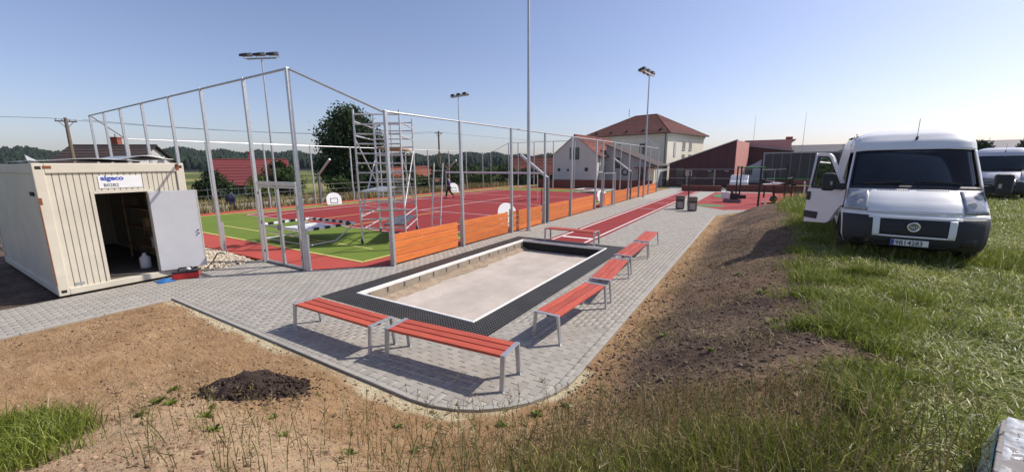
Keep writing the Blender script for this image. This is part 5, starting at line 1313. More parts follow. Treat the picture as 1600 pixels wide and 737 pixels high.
MB().prism([(61.4, 3.6), (72.6, 3.6), (67, 4.9)], 'x', 3.2, 26.2).build('roof', 'gutter', lw_)
rb = thing('brown_roofed_barn', 'dark brown roofed barn at the right edge beyond the silver van', 'barn', (26, 62, 0))
MB().box(22, 40, 60, 70, -0.1, 1.7).build('wall', 'stucco_grey', rb); MB().prism([(59.3, 1.7), (70.7, 1.7), (65, 3.6)], 'x', 21.7, 40.5).build('roof', 'roof_dark', rb)
for x in (-1.2, 4.2): tag(MB().tube((x, 63.0, 0), (x, 63.0, 5.0), 0.05, 0.03).tube((x, 63.0, 5.0), (x, 63.0, 8.8), 0.03, 0.012).build('lightning_mast', 'galv'), 'thin metal mast rising above the '+('pink block' if x < 0 else 'long hall'), 'mast')
def cottage(name, label, loc, rz, L, W, eave, ridge, wallm, roofm, chim=True):
    t = thing(name, label, 'house', loc, rz)
    MB().prism([(-W/2, 0), (W/2, 0), (W/2, eave), (0, ridge-0.1), (-W/2, eave)], 'x', -L/2, L/2).build('wall', wallm, t, world=False)
    rr = MB().tube((-L/2-0.4, 0, ridge+0.03), (L/2+0.4, 0, ridge+0.03), 0.09, n=8).build('roof', roofm, t, world=False)
    d = (ridge-eave)/(W/2); o_ = 0.5
    roof_tiles(rr, (-L/2-0.4, -W/2-o_, eave-d*o_), (L/2+0.4, -W/2-o_, eave-d*o_), (L/2+0.4, 0, ridge), (-L/2-0.4, 0, ridge), 9, 1, roofm, 0.05)
    roof_tiles(rr, (L/2+0.4, W/2+o_, eave-d*o_), (-L/2-0.4, W/2+o_, eave-d*o_), (-L/2-0.4, 0, ridge), (L/2+0.4, 0, ridge), 9, 1, roofm, 0.05)
    for u in (-L*0.25, L*0.2): window_on(t, 'y', u, eave*0.35, 1.0, 1.1, -W/2, 'frame_white', 2)
    if chim:
        c = MB(); c.box(-0.3, 0.3, 0.1, 0.7, ridge-0.7, ridge+0.75); c.box(-0.36, 0.36, 0.04, 0.76, ridge+0.75, ridge+0.85); co = c.build('chimney', 'brick', rr, world=False)
        MB().tube((0, 0.4, ridge+0.85), (0, 0.4, ridge+1.15), 0.1, n=8).build('flue', 'concrete', co, world=False)
    return t
# azimuth helpers: houses beyond the court on the left
cottage('red_roofed_house', 'house with bright red metal roof and small chimney left of the big tree', (-45.4, 21.5, -0.9), R(66), 5.8, 8.0, 2.0, 4.2, 'stucco_cream', 'roof_bright')
cottage('brown_roofed_house', 'dark brown roofed house with brick chimney behind the cabin', (-55.6, 13.6, -0.6), R(40), 7.0, 7.0, 3.2, 5.4, 'stucco_grey', 'roof_dark')
cottage('orange_roofed_house', 'house with orange tiled roof behind the scaffold and utility pole', (-44.0, 42.5, -0.6), R(40), 12.0, 8.0, 1.2, 3.0, 'stucco_cream', 'roof_terra', False)
cottage('orange_roofed_house', 'low house with orange tiled roof just right of the big tree', (-40.5, 33.5, -0.8), R(45), 5.0, 5.0, 1.6, 3.1, 'stucco_cream', 'roof_terra', False)
cottage('shed', 'brown roofed shed left of the white gabled house', (-27.5, 52.0, -0.4), R(25), 7.0, 6.0, 1.9, 4.0, 'stucco_grey', 'roof_brown', False)

# ------------------------------------------------------------------ low walls and fences around the court
def block_wall(name, label, p, q, h, th, mat, L=1.5, rows=2, cap=False, cat='wall'):
    p = Vector((*p, 0)); q = Vector((*q, 0)); d = (q-p).normalized(); n = max(1, int((q-p).length/L)); st = (q-p)/n
    t = thing(name, label, cat, p)
    for r in range(rows):
        for i in range(n):
            o = 0.004
            a = p+st*i+d*o; b = p+st*(i+1)-d*o; z = h/rows*(r+0.5)
            MB().bar(a+Vector((0, 0, z-0.09)), b+Vector((0, 0, z-0.09)), th*prg.uniform(0.96, 1.0), h/rows-0.008).build('block', mat, t)
    return t
block_wall('brick_wall', 'low red brown block wall in front of the white gabled house', (-22.2, 41.6), (-9.4, 42.4), 1.0, 0.2, 'wall_brown', 1.2, 3)
block_wall('planter_wall', 'red brown raised block wall with pale top at the end of the track', (-6.4, 41.5), (-3.0, 42.0), 0.62, 0.45, 'wall_brown', 0.6, 2)
block_wall('block_wall', 'low dark red block wall along the back of the play area', (-2.6, 42.4), (5.4, 43.2), 0.7, 0.3, 'wall_brown', 0.8, 2)
MB().box(-6.45, -2.95, 41.45, 42.05, 0.53, 0.58)
block_wall('stone_wall', 'low grey stone wall along the far side of the court', (-28.6, 6.0), (-28.4, 20.0), 0.36, 0.35, 'low_wall', 0.55, 2)
# mesh construction fence before the maroon hall
mf = thing('mesh_fence', 'temporary mesh fence on feet in front of the maroon hall', 'fence', (-5, 45, 0))
for i in range(4):
    xa = -9.0+i*2.55; xb = xa+2.48; y = 45.0+0.05*(i % 2)
    fr_ = MB()
    for (p, q) in [((xa,y,0.1),(xa,y,2.0)),((xb,y,0.1),(xb,y,2.0)),((xa,y,2.0),(xb,y,2.0)),((xa,y,0.15),(xb,y,0.15)),((xa,y,1.1),(xb,y,1.1))]: fr_.tube(p, q, 0.02, n=6)
    fo = fr_.build('panel_frame', 'galv', mf)
    ms_ = MB()
    for k in range(1, 20): ms_.bar((xa+k*0.124, y, 0.15), (xa+k*0.124, y, 2.0), 0.005)
    for k in range(1, 9): ms_.bar((xa, y, 0.15+k*0.2), (xb, y, 0.15+k*0.2), 0.005)
    ms_.build('mesh', 'galv_dark', fo)
    MB().box(xb-0.1, xb+0.17, y-0.3, y+0.3, 0, 0.12).build('foot_block', 'concrete', mf)
wf = thing('wire_fence', 'thin wire garden fence along the dry grass behind the court', 'fence', (-29.5, 14, 0))
for i in range(12):
    y = 6+i*2.6; MB().tube((-29.6, y, -0.1), (-29.6, y, 1.3), 0.025, n=6).build('post', 'galv_dark', wf)
for z in (0.4, 0.8, 1.2): MB().tube((-29.6, 6, z), (-29.6, 34.6, z), 0.006, n=5).build('wire', 'galv_dark', wf)
bn = thing('waste_barrel', 'dark blue barrel standing in the dry grass behind the court', 'barrel', (-28.6, 12.0, -0.05))
MB().lathe([(0, 0), (0.26, 0), (0.28, 0.03), (0.27, 0.3), (0.285, 0.33), (0.27, 0.36), (0.27, 0.62), (0.285, 0.65), (0.28, 0.9), (0, 0.9)], (0, 0, 0), 18).build('drum', 'navy', bn, world=False, smooth=True)
MB().tube((0.1, 0.05, 0.9), (0.1, 0.05, 0.94), 0.05, n=10).build('bung', 'black', bn, world=False)

# ------------------------------------------------------------------ yard furniture at the far end
def litter_bin(x, y, label):
    t = thing('litter_bin', label, 'litter bin', (x, y, 0), R(12), 'brown litter bins at the end of the bench row')
    MB().prism([(-0.21, 0.02), (0.21, 0.02), (0.235, 0.06), (0.235, 0.5), (-0.235, 0.5), (-0.235, 0.06)], 'y', -0.2, 0.2).build('body', 'bin_brown', t, world=False, bevel=0.03)
    MB().box(-0.225, 0.225, -0.19, 0.19, 0.502, 0.56).build('slot_band', 'black', t, world=False)
    MB().prism([(-0.24, 0.562), (0.24, 0.562), (0.24, 0.76), (0.2, 0.80), (-0.2, 0.80), (-0.24, 0.76)], 'y', -0.205, 0.205).build('hood', 'bin_brown', t, world=False, bevel=0.02)
    MB().box(-0.14, 0.14, -0.206, -0.201, 0.10, 0.44).build('front_panel', 'bin_grey', t, world=False)
    return t
litter_bin(-3.85, 24.8, 'brown litter bin with hooded top, left of the pair'); litter_bin(-3.10, 24.1, 'brown litter bin with hooded top, right of the pair')
dp = thing('sign_post', 'slim dark post with small sign behind the litter bins', 'post', (-3.75, 27.2, 0))
MB().tube((0, 0, 0), (0, 0, 2.15), 0.045, n=10).build('shaft', 'dark_green', dp, world=False); MB().box(-0.28, 0.1, -0.02, 0.02, 1.85, 2.2).build('sign_plate', 'bin_grey', dp, world=False); MB().tube((0, 0, 0), (0, 0, 0.5), 0.055, n=10).build('sleeve', 'lime', dp, world=False)
# fitness frame
ff = thing('workout_station', 'dark green workout frame with bars on the rubber surface', 'fitness frame', (-0.2, 33, 0))
fp = [(-1.55, 36.5), (-1.25, 35.2), (0.02, 28.1), (1.45, 31.6), (1.95, 34.2), (0.35, 36.0)]
hts = [2.35, 2.35, 2.35, 2.45, 1.9, 2.35]
for (x, y), h in zip(fp, hts):
    MB().bar((x, y, 0), (x, y, h), 0.11).build('post', 'dark_green', ff, bevel=0.01)
    MB().box(x-0.06, x+0.06, y-0.06, y+0.06, h+0.001, h+0.03).build('post_cap', 'black', ff)
for a, b, z in ((0, 1, 2.3), (1, 5, 2.3), (0, 5, 2.25)):
    MB().tube((*fp[a], z), (*fp[b], z), 0.03, n=8).build('bar', 'lime', ff)
MB().tube((*fp[5], 1.3), (*fp[3], 1.3), 0.025, n=8).build('bar', 'galv', ff); MB().tube((*fp[3], 1.6), (*fp[4], 1.6), 0.025, n=8).build('bar', 'dark_green', ff)
MB().tube((*fp[2], 2.2), (*fp[3], 2.2), 0.022, n=8).build('bar', 'dark_green', ff)
MB().box(0.33, 0.37, 35.0, 35.9, 1.95, 2.25).build('info_board', 'lime', ff)
# outdoor trainer
et = thing('outdoor_trainer', 'black and white outdoor exercise trainer with wheel base', 'exercise machine', (0.75, 30.6, 0), R(20))
MB().box(-0.55, 0.55, -0.06, 0.06, 0.02, 0.10).build('base_beam', 'black', et, world=False, bevel=0.01); MB().box(-0.5, -0.38, -0.3, 0.3, 0.02, 0.09).build('cross_foot', 'white_paint', et, world=False)
MB().bar((0.15, 0, 0.1), (0.0, 0, 1.35), 0.1).build('column', 'black', et, world=False); MB().tube((0.1, -0.05, 0.32), (0.1, 0.05, 0.32), 0.22, n=20).build('flywheel', 'black', et, world=False)
MB().path([(-0.05, -0.28, 1.32), (0, 0, 1.40), (-0.05, 0.28, 1.32)], 0.025).build('handlebar', 'white_paint', et, world=False); MB().prism([(-0.6, 1.28), (0.35, 1.36), (0.5, 1.32), (0.3, 1.24), (-0.55, 1.22)], 'y', -0.14, 0.14).build('top_pad', 'white_paint', et, world=False, bevel=0.02)
MB().bar((-0.45, 0, 0.1), (0.1, 0, 0.55), 0.05).build('pedal_arm', 'white_paint', et, world=False)
pc = thing('plate_compactor', 'white and black petrol machine standing on the red rubber', 'machine', (-1.55, 30.6, 0), R(8))
MB().prism([(-0.5, 0.06), (0.45, 0.02), (0.62, 0.12), (0.5, 0.22), (-0.45, 0.22)], 'y', -0.25, 0.25).build('base_plate', 'galv_dark', pc, world=False)
MB().box(-0.62, -0.12, -0.24, 0.24, 0.24, 0.72).build('tank', 'white_paint', pc, world=False, bevel=0.06); MB().box(-0.08, 0.42, -0.2, 0.2, 0.24, 0.62).build('engine', 'black', pc, world=False, bevel=0.03)
MB().tube((0.15, -0.21, 0.45), (0.15, 0.21, 0.45), 0.17, n=16).build('pulley_cover', 'black', pc, world=False); MB().path([(-0.3, -0.2, 0.7), (-0.55, -0.2, 0.95), (-0.55, 0.2, 0.95), (-0.3, 0.2, 0.7)], 0.02).build('handle', 'paper', pc, world=False)
MB().box(0.45, 0.85, -0.16, 0.16, 0.28, 0.52).build('rear_cover', 'black', pc, world=False, bevel=0.03); MB().box(-0.05, 0.1, -0.1, 0.1, 0.62, 0.72).build('air_filter', 'black', pc, world=False, bevel=0.02)
bk = thing('fitness_bike', 'black and white outdoor exercise bike beside the open van door', 'exercise machine', (1.75, 26.3, 0.05), R(70))
MB().path([(-0.4, 0, 0.1), (0.0, 0, 0.5), (0.3, 0, 1.15)], 0.04).build('frame', 'black', bk, world=False); MB().path([(-0.45, -0.2, 0.05), (0.4, -0.2, 0.05), (0.45, -0.2, 1.3), (0.35, -0.2, 1.55)], 0.035).build('side_rail', 'white_paint', bk, world=False)
MB().path([(-0.45, 0.2, 0.05), (0.4, 0.2, 0.05), (0.45, 0.2, 1.3)], 0.035).build('side_rail', 'black', bk, world=False); MB().box(-0.1, 0.2, -0.12, 0.12, 0.75, 0.83).build('saddle', 'black', bk, world=False, bevel=0.02)
tc = thing('toolbox', 'small red crate on the paving at the far end of the fence', 'crate', (-8.9, 41.0, 0))
MB().box(-0.5, 0.3, -0.15, 0.15, 0.0, 0.22).build('box', 'red_plastic', tc, world=False, bevel=0.02); MB().box(0.0, 0.22, -0.13, 0.13, 0.22, 0.4).build('tray', 'black', tc, world=False, bevel=0.02)

# ------------------------------------------------------------------ utility poles and lines
def upole(x, y, h, label, arms=True):
    t = thing('utility_pole', label, 'utility pole', (x, y, -0.1))
    MB().tube((0, 0, 0), (0, 0, h), 0.17, 0.11, 12).build('pole', 'pole_wood', t, world=False)
    MB().bar((-0.15, -0.62, h-0.30), (0.15, 0.62, h-0.30), 0.10).build('cross_arm', 'gutter', t, world=False)
    for f in (-0.9, -0.35, 0.35, 0.9): MB().tube((0.15*f, 0.62*f, h-0.26), (0.15*f, 0.62*f, h-0.08), 0.05, 0.03, 8).build('insulator', 'concrete', t, world=False)
    MB().bar((-0.1, -0.42, h-0.34), (0, 0, h-0.9), 0.04).build('strut', 'gutter', t, world=False); MB().bar((0.1, 0.42, h-0.34), (0, 0, h-0.9), 0.04).build('strut', 'gutter', t, world=False)
    return t
upole(-50.3, 9.6, 6.9, 'weathered wooden utility pole with cross arm behind the cabin')
upole(-40.5, 45.0, 7.6, 'dark wooden utility pole near the middle of the far fence')
def wire(a, b, sag):
    pts = []
    for i in range(17):
        f = i/16; p = Vector(a).lerp(Vector(b), f); p.z -= sag*4*f*(1-f); pts.append(p)
    return MB().path(pts, 0.016, 5)
pw = [((-50.5, 8.6, 6.7), (-40.7, 44.0, 7.35)), ((-50.1, 10.6, 6.7), (-40.3, 46.0, 7.35)), ((-50.5, 8.6, 6.7), (-62, -40, 7.6)), ((-40.3, 45.9, 7.35), (-22, 90, 7.2))]
for i, (a, b) in enumerate(pw):
    tag(wire(a, b, 0.7).build('power_line', 'wire'), ['lower power line between the two utility poles', 'upper power line between the two utility poles', 'power line running left out of the picture from the pole behind the cabin', 'power line running from the middle pole towards the houses'][i], 'power line', 'overhead power lines')

# ------------------------------------------------------------------ trees and shrubs
def leaf_cloud(centers, radii, n, size, rs, squash=0.85):
    """n leaf quads (two triangles) spread through overlapping clumps, denser near the clump skins"""
    k = rs.randint(0, len(centers), n)
    d = rs.normal(size=(n, 3)); d /= np.linalg.norm(d, axis=1)[:, None]
    r = radii[k]*(rs.uniform(0.25, 1.0, n)**0.45)*(1+0.18*rs.normal(size=n))
    p = centers[k]+d*r[:, None]*np.array([1, 1, squash])
    u = rs.normal(size=(n, 3)); u /= np.linalg.norm(u, axis=1)[:, None]
    w = np.cross(u, rs.normal(size=(n, 3))); w /= np.linalg.norm(w, axis=1)[:, None]
    s = size*rs.uniform(0.6, 1.4, n)[:, None]
    v = np.stack([p-u*s, p+w*s*0.55, p+u*s, p-w*s*0.55], 1).reshape(-1, 3)
    i = np.arange(n)*4
    t = np.concatenate([np.stack([i, i+1, i+2], 1), np.stack([i, i+2, i+3], 1)])
    col = np.clip(0.5+0.35*rs.normal(size=len(centers))[k]*0.6+0.16*rs.normal(size=n), 0, 1)
    return v, t, np.repeat(col, 4)
def tree(name, label, x, y, h, rx, ry, z0, mat, n, size, seed, trunk_h=None, cat='tree', group=None, shape='round', zb=-0.1):
    rs = np.random.RandomState(seed)
    t = thing(name, label, cat, (x, y, zb), 0, group)
    m = {'hedge': 40, 'big': 60}.get(shape, 26)
    cs = []
    for i in range(m):
        f = rs.uniform(0, 1)
        if shape == 'cone': rr = (1-f)**0.8*0.85+0.06; zz = z0+(h-z0)*f*0.95
        elif shape == 'hedge': rr = 0.95; zz = z0+(h-z0)*rs.uniform(0.1, 0.8)
        else: rr = math.sqrt(max(0.05, 1-(2*f-0.9)**2))*0.72; zz = z0+(h-z0)*(0.12+0.78*f)
        a = rs.uniform(0, 2*math.pi); q = math.sqrt(rs.uniform(0, 1))
        cs.append((rx*rr*q*math.cos(a), ry*rr*q*math.sin(a), zz))
    cs = np.array(cs); rad = (min(rx, ry, (h-z0)*0.6)*rs.uniform(0.28, 0.46, m))
    if shape == 'cone': rad *= 0.75
    v, tr_, col = leaf_cloud(cs, rad, n, size, rs)
    fast_mesh('crown', v, tr_, {'rnd': col}, mat, t)
    th = (trunk_h or (z0+(h-z0)*0.55)); r0 = 0.018*h+0.05
    tk = MB(); tk.tube((0, 0, 0), (0.02*h, 0.01*h, th*0.5), r0, r0*0.75, 10).tube((0.02*h, 0.01*h, th*0.5), (0.0, 0.0, th), r0*0.75, r0*0.45, 10)
    for i in range(7):
        c = cs[rs.randint(0, m)]; a = rs.uniform(0.45, 0.95); tk.tube((0, 0, th*a), (c[0]*0.8, c[1]*0.8, c[2]), r0*0.4, r0*0.1, 6)
    tk.build('trunk', 'bark', t, world=False)
    return t
tree('maple_tree', 'big dark leafy tree behind the far side of the court', -33.5, 25.0, 8.1, 3.7, 3.7, 0.1, 'leaf_dark', 42000, 0.13, 1, shape='big')
tree('leafy_bush', 'light green bush under the big dark tree', -32.6, 17.9, 3.0, 1.5, 1.6, 0.0, 'leaf', 3500, 0.09, 2, cat='bush', shape='round')
tree('leafy_bush', 'yellow green bush left of the big tree by the dry grass', -32.0, 15.6, 2.0, 1.3, 1.5, 0.0, 'leaf_light', 3000, 0.08, 3, cat='bush')
tree('leafy_bush', 'dark round bush in front of the red roofed house', -33.0, 12.9, 2.5, 1.4, 1.3, 0.0, 'leaf_dark', 3500, 0.09, 4, cat='bush')
tree('blue_spruce', 'blue grey spruce bush left of the red roofed house', -33.2, 10.9, 2.4, 1.0, 1.0, 0.0, 'leaf_blue', 4000, 0.07, 5, shape='cone')
tree('leafy_bush', 'dense dark bush beside the cabin door edge', -34.0, 8.8, 2.5, 1.6, 1.8, 0.0, 'leaf_dark', 4000, 0.09, 6, cat='bush')
tree('leafy_bush', 'tall green bush behind the gate posts', -38.0, 20.0, 3.2, 1.6, 1.6, 0.0, 'leaf', 3500, 0.10, 7, cat='bush')
hd = [(-31.0, 22.5, 2.0, 'leaf', 'low green bush below the big dark tree'), (-30.9, 25.3, 2.4, 'leaf_dark', 'dark hedge shrub behind the scaffold'), (-31.2, 28.3, 2.0, 'leaf', 'green hedge shrub left of the walking person'),
      (-31.0, 31.4, 1.7, 'leaf', 'low hedge shrub behind the walking person'), (-31.2, 35.0, 3.1, 'leaf_dark', 'tall dark hedge shrub right of the slim floodlight'), (-31.0, 38.6, 3.2, 'leaf_dark', 'tall dark hedge shrub in the middle of the row'),
      (-30.6, 42.2, 3.1, 'leaf', 'tall green hedge shrub right in the row'), (-29.6, 45.6, 3.0, 'leaf_dark', 'dark hedge shrub before the brown shed'), (-26.6, 47.4, 2.5, 'leaf_dark', 'dark hedge shrub beside the white gabled house')]
for i, (x, y, h, mt_, lab) in enumerate(hd):
    tree('hedge_shrub', lab, x, y, h, 1.7, 2.1, 0.0, mt_, 4200, 0.10, 30+i, cat='shrub', group='hedge shrubs behind the court', shape='hedge')
tree('garden_tree', 'round tree crown behind the scaffold top', -40.5, 38.0, 4.4, 2.2, 2.2, 0.6, 'leaf_dark', 4000, 0.13, 50)
tree('roadside_tree', 'dark tree above the long hall left of the white van', 8.9, 59.0, 5.4, 1.6, 1.6, 2.2, 'leaf_dark', 3000, 0.13, 60)
tree('roadside_tree', 'spreading dark tree above the silver van, left one', 18.3, 58.0, 4.6, 1.7, 1.7, 2.0, 'leaf_dark', 2600, 0.13, 61)
tree('roadside_tree', 'spreading dark tree above the silver van, right one', 20.9, 57.0, 4.5, 1.8, 1.6, 2.2, 'leaf_dark', 2600, 0.13, 62)

# ------------------------------------------------------------------ wooded hills
def ridge_h(az):
    """terrain height of the far ridge by azimuth (degrees left of +y)"""
    return 8.5 + 4.5*sm((az-38)/45.0) + 1.6*np.sin(az*0.21) + 1.1*np.sin(az*0.53+1)
azs = np.linspace(-35, 105, 160); rads = np.array([260, 340, 420, 480, 520, 640, 900, 1500])
prof = np.array([0.0, 0.10, 0.45, 0.85, 1.0, 0.9, 0.5, 0.0])
AZ, RD = np.meshgrid(np.radians(azs), rads)
HZ = prof[:, None]*(ridge_h(azs)*np.clip(sm((azs+2)/20.0), 0.25, 1))[None, :] + 0.8*fbm(AZ*22, RD*0.02, 3, 3.0)*np.clip(prof[:, None]*3, 0, 1)-0.12
hx_, hy_ = -np.sin(AZ)*RD, np.cos(AZ)*RD
n, m = AZ.shape; idx = np.arange(n*m).reshape(n, m)
a_, b_, c_, d_ = idx[:-1,:-1].ravel(), idx[:-1,1:].ravel(), idx[1:,1:].ravel(), idx[1:,:-1].ravel()
hills = fast_mesh('hills', np.stack([hx_.ravel(), hy_.ravel(), HZ.ravel()], 1), np.concatenate([np.stack([a_, c_, b_], 1), np.stack([a_, d_, c_], 1)]), {'rnd': np.full(n*m, 0.4)}, 'forest', smooth=True)
tag(hills, kind='structure')
def forest(nt, seed):
    rs = np.random.RandomState(seed)
    az = rs.uniform(-10, 97, nt); rd = 300+240*rs.uniform(0, 1, nt)**0.8
    pf = np.interp(rd, rads, prof); h0 = pf*ridge_h(az)*np.clip(sm((az+2)/20.0), 0.25, 1)
    a = np.radians(az); px, py = -np.sin(a)*rd, np.cos(a)*rd
    H = rs.uniform(4.5, 9.0, nt)*(0.9+0.15*np.sin(az*1.7)); W = H*rs.uniform(0.16, 0.30, nt)
    K = 7
    lv = np.array([(0.05, 0.75), (0.35, 1.0), (0.65, 0.78), (0.88, 0.38)])
    V = []; 
    ang = np.arange(K)*2*np.pi/K
    for (f, w) in lv:
        for j in range(K):
            jit = 1+0.28*rs.normal(size=nt)*0.6
            V.append(np.stack([px+np.cos(ang[j])*W*w*jit, py+np.sin(ang[j])*W*w*jit, h0+H*f*(1+0.05*rs.normal(size=nt))], 1))
    V.append(np.stack([px, py, h0+H], 1))
    V = np.stack(V, 1); nv = V.shape[1]
    tr = []
    for l in range(3):
        for j in range(K):
            a0, a1 = l*K+j, l*K+(j+1) % K; tr += [(a0, a1, a1+K), (a0, a1+K, a0+K)]
    for j in range(K): tr.append((3*K+j, 3*K+(j+1) % K, 4*K))
    tr = np.array(tr); T = (tr[None]+(np.arange(nt)*nv)[:, None, None]).reshape(-1, 3)
    col = np.repeat(np.clip(0.45+0.24*rs.normal(size=nt), 0, 1), nv)
    o = fast_mesh('forest', V.reshape(-1, 3), T, {'rnd': col}, 'forest')
    return tag(o, 'dark wooded ridge along the horizon behind the houses', 'forest', kind='stuff')
forest(20000, 5)

# ------------------------------------------------------------------ soil heap, clods, gravel
def rocks(name, px, py, pz, s, rs, mat, label, cat, kind='stuff', flat=0.7):
    n = len(px); base = np.array([(1,0,0),(-1,0,0),(0,1,0),(0,-1,0),(0,0,1),(0,0,-1)], float)
    tri = np.array([(0,2,4),(2,1,4),(1,3,4),(3,0,4),(2,0,5),(1,2,5),(3,1,5),(0,3,5)])
    V = base[None]*s[:, None, None]*(1+0.35*rs.normal(size=(n, 6, 1))*0.7)*np.array([1, 1, flat])
    a = rs.uniform(0, 6.28, n); ca, sa = np.cos(a), np.sin(a)
    X = V[:, :, 0]*ca[:, None]-V[:, :, 1]*sa[:, None]; Y = V[:, :, 0]*sa[:, None]+V[:, :, 1]*ca[:, None]
    V = np.stack([X+px[:, None], Y+py[:, None], V[:, :, 2]+pz[:, None]+V[:, :, 0]*0.3], 2)
    T = (tri[None]+(np.arange(n)*6)[:, None, None]).reshape(-1, 3)
    o = fast_mesh(name, V.reshape(-1, 3), T, {'rnd': np.repeat(np.clip(rs.normal(0.5, 0.22, n), 0, 1), 6)}, mat)
    return tag(o, label, cat, kind=kind)
# heap
rows = []
hcx, hcy = -4.84, 2.02
for j in np.linspace(-1, 1, 60):
    row = []
    for i in np.linspace(-1, 1, 60):
        lx, ly = i*0.60, j*0.36
        a = R(38); wx = hcx+lx*math.cos(a)-ly*math.sin(a); wy = hcy+lx*math.sin(a)+ly*math.cos(a)
        r = math.sqrt(i*i+j*j)+0.22*float(fbm(np.array(wx*3), np.array(wy*3), 3, 6.0))
        hh_ = 0.25*float(sm(1.12-r))*(1+0.4*float(fbm(np.array(wx*5), np.array(wy*5), 3, 1.0)))+0.05*float(fbm(np.array(wx*14), np.array(wy*14), 3, 2.0))*float(sm(1.25-r))
        row.append((wx, wy, gz(wx, wy)-0.02+hh_))
    rows.append(row)
tag(MB().grid(rows).build('soil_heap', 'pile_soil', smooth=True), 'small heap of dark moist soil on the bare ground beside the kerb', 'soil heap')
rs = np.random.RandomState(4)
n = 1400; a = R(38); i_, j_ = rs.normal(0, 0.5, n), rs.normal(0, 0.5, n)
lx, ly = i_*0.64, j_*0.40; px = hcx+lx*math.cos(a)-ly*math.sin(a); py = hcy+lx*math.sin(a)+ly*math.cos(a)
r_ = np.sqrt(i_**2+j_**2); pz = hz(px, py)+0.21*sm(1.08-r_)
rocks('soil_crumbs', px, py, pz, rs.uniform(0.006, 0.026, n), rs, 'clod_black', 'dark soil crumbs scattered over and around the heap', 'soil')
# crumbs on the bare soil, left and front
n = 26000; px = rs.uniform(-10, 0.5, n); py = rs.uniform(-0.2, 2.9, n)
k = (sdf_pave(px, py) > 0.02) & (vnoise(px*1.1, py*1.1, 3.0)+0.3*rs.normal(size=n) > 0.02); px, py = px[k], py[k]
rocks('soil_clods', px, py, hz(px, py)+0.002, np.clip(rs.lognormal(-5.0, 0.65, len(px)), 0.003, 0.028), rs, 'clod', 'small clods and pebbles on the bare reddish soil', 'soil')
n = 26000; px = rs.uniform(-1.75, 2.2, n); py = rs.uniform(2.6, 22, n)**1.0
py = 2.6+(py-2.6)*rs.uniform(0.15, 1, n)
k = (sdf_pave(px, py) > 0.03) & (grass_mask(px, py) < 0.6); px, py = px[k], py[k]
rocks('bank_clods', px, py, hz(px, py)+0.002, np.clip(rs.lognormal(-4.75, 0.55, len(px)), 0.004, 0.040), rs, 'clod_dark', 'dark crumbly clods covering the bare bank beside the path', 'soil')
n = 5200; px = rs.uniform(-18.0, -11.9, n); py = rs.uniform(4.25, 5.45, n); k = (px < -12.1-0.25*rs.normal(size=n)); px, py = px[k], py[k]
rocks('gravel', px, py, 0.0+0.06*sm((-12.0-px)/1.2)+0.05*vnoise(px*2, py*2), rs.uniform(0.018, 0.05, len(px)), rs, 'stone', 'pale gravel strip between the cabin and the court fence', 'gravel')
gb = MB(); gb.grid([[(x, y, -0.02+0.06*float(sm((-12.0-x)/1.2))) for x in np.linspace(-18.2, -12.1, 24)] for y in np.linspace(4.2, 5.5, 8)]); gbo = gb.build('gravel_bed', 'pit_soil', smooth=True); tag(gbo, kind='structure')

# ------------------------------------------------------------------ grass
def blades(px, py, h, wd, rs, lean=0.5, col=None, segs=2, pz=None):
    n = len(px); pz = hz(px, py)-0.01 if pz is None else pz
    a = rs.uniform(0, 2*np.pi, n); d = np.stack([np.cos(a), np.sin(a)], 1); ln = h*lean*rs.uniform(0.2, 1.3, n)
    b = rs.uniform(0, 2*np.pi, n); w = np.stack([np.cos(b), np.sin(b)], 1)*wd[:, None]
    P = np.stack([px, py], 1)
    mid = P+d*(ln*0.35)[:, None]; tip = P+d*ln[:, None]
    hm = h*0.6; ht = h*np.clip(1-0.25*(ln/h)**2, 0.25, 1)
    z = lambda q, v: np.concatenate([q, v[:, None]], 1)
    V = np.stack([z(P-w, pz), z(P+w, pz), z(mid-w*0.75, pz+hm), z(mid+w*0.75, pz+hm), z(tip, pz+ht)], 1).reshape(-1, 3)
    i = np.arange(n)*5
    T = np.concatenate([np.stack([i, i+1, i+3], 1), np.stack([i, i+3, i+2], 1), np.stack([i+2, i+3, i+4], 1)])
    col = np.clip(rs.normal(0.45, 0.2, n), 0, 1) if col is None else col
    return V, T, np.repeat(col, 5)
rs = np.random.RandomState(9)
def scatter(n, x0, x1, y0, y1, power=1.0):
    """more blades close to the viewer"""
    x = rs.uniform(x0, x1, n); y = y0+(y1-y0)*rs.uniform(0, 1, n)**power; return x, y
sets = []
for (n, x0, x1, y0, y1, pw_, hm, wd) in [(170000, -0.6, 6.5, 1.2, 9.0, 1.25, 0.050, 0.0046), (110000, 0.4, 12, 7, 20, 1.2, 0.075, 0.006), (70000, 0.5, 24, 18, 46, 1.3, 0.10, 0.012)]:
    x, y = scatter(n, x0, x1, y0, y1, pw_)
    g = grass_mask(x, y); clump = vnoise(x*1.4, y*1.4, 12.0)+0.5*vnoise(x*4, y*4, 2.0)
    k = rs.uniform(0, 1, n) < g*np.clip(0.85+0.8*clump, 0.25, 1)
    x, y, clump = x[k], y[k], clump[k]
    h = hm*np.clip(rs.lognormal(0, 0.35, len(x)), 0.4, 2.6)*(1+1.1*np.clip(clump, -0.3, 0.6))
    col = np.clip(0.50+(0.17 if y0 > 5 else 0.0)+0.40*vnoise(x*0.9, y*0.9, 7.0)+rs.normal(0, 0.16, len(x)), 0, 0.93); dry = rs.uniform(0, 1, len(x)) < 0.10; col[dry] = rs.uniform(0.93, 1.0, dry.sum())
    sets.append(blades(x, y, h, wd*rs.uniform(0.6, 1.4, len(x)), rs, 2.0 if y0 < 5 else 1.4, col))
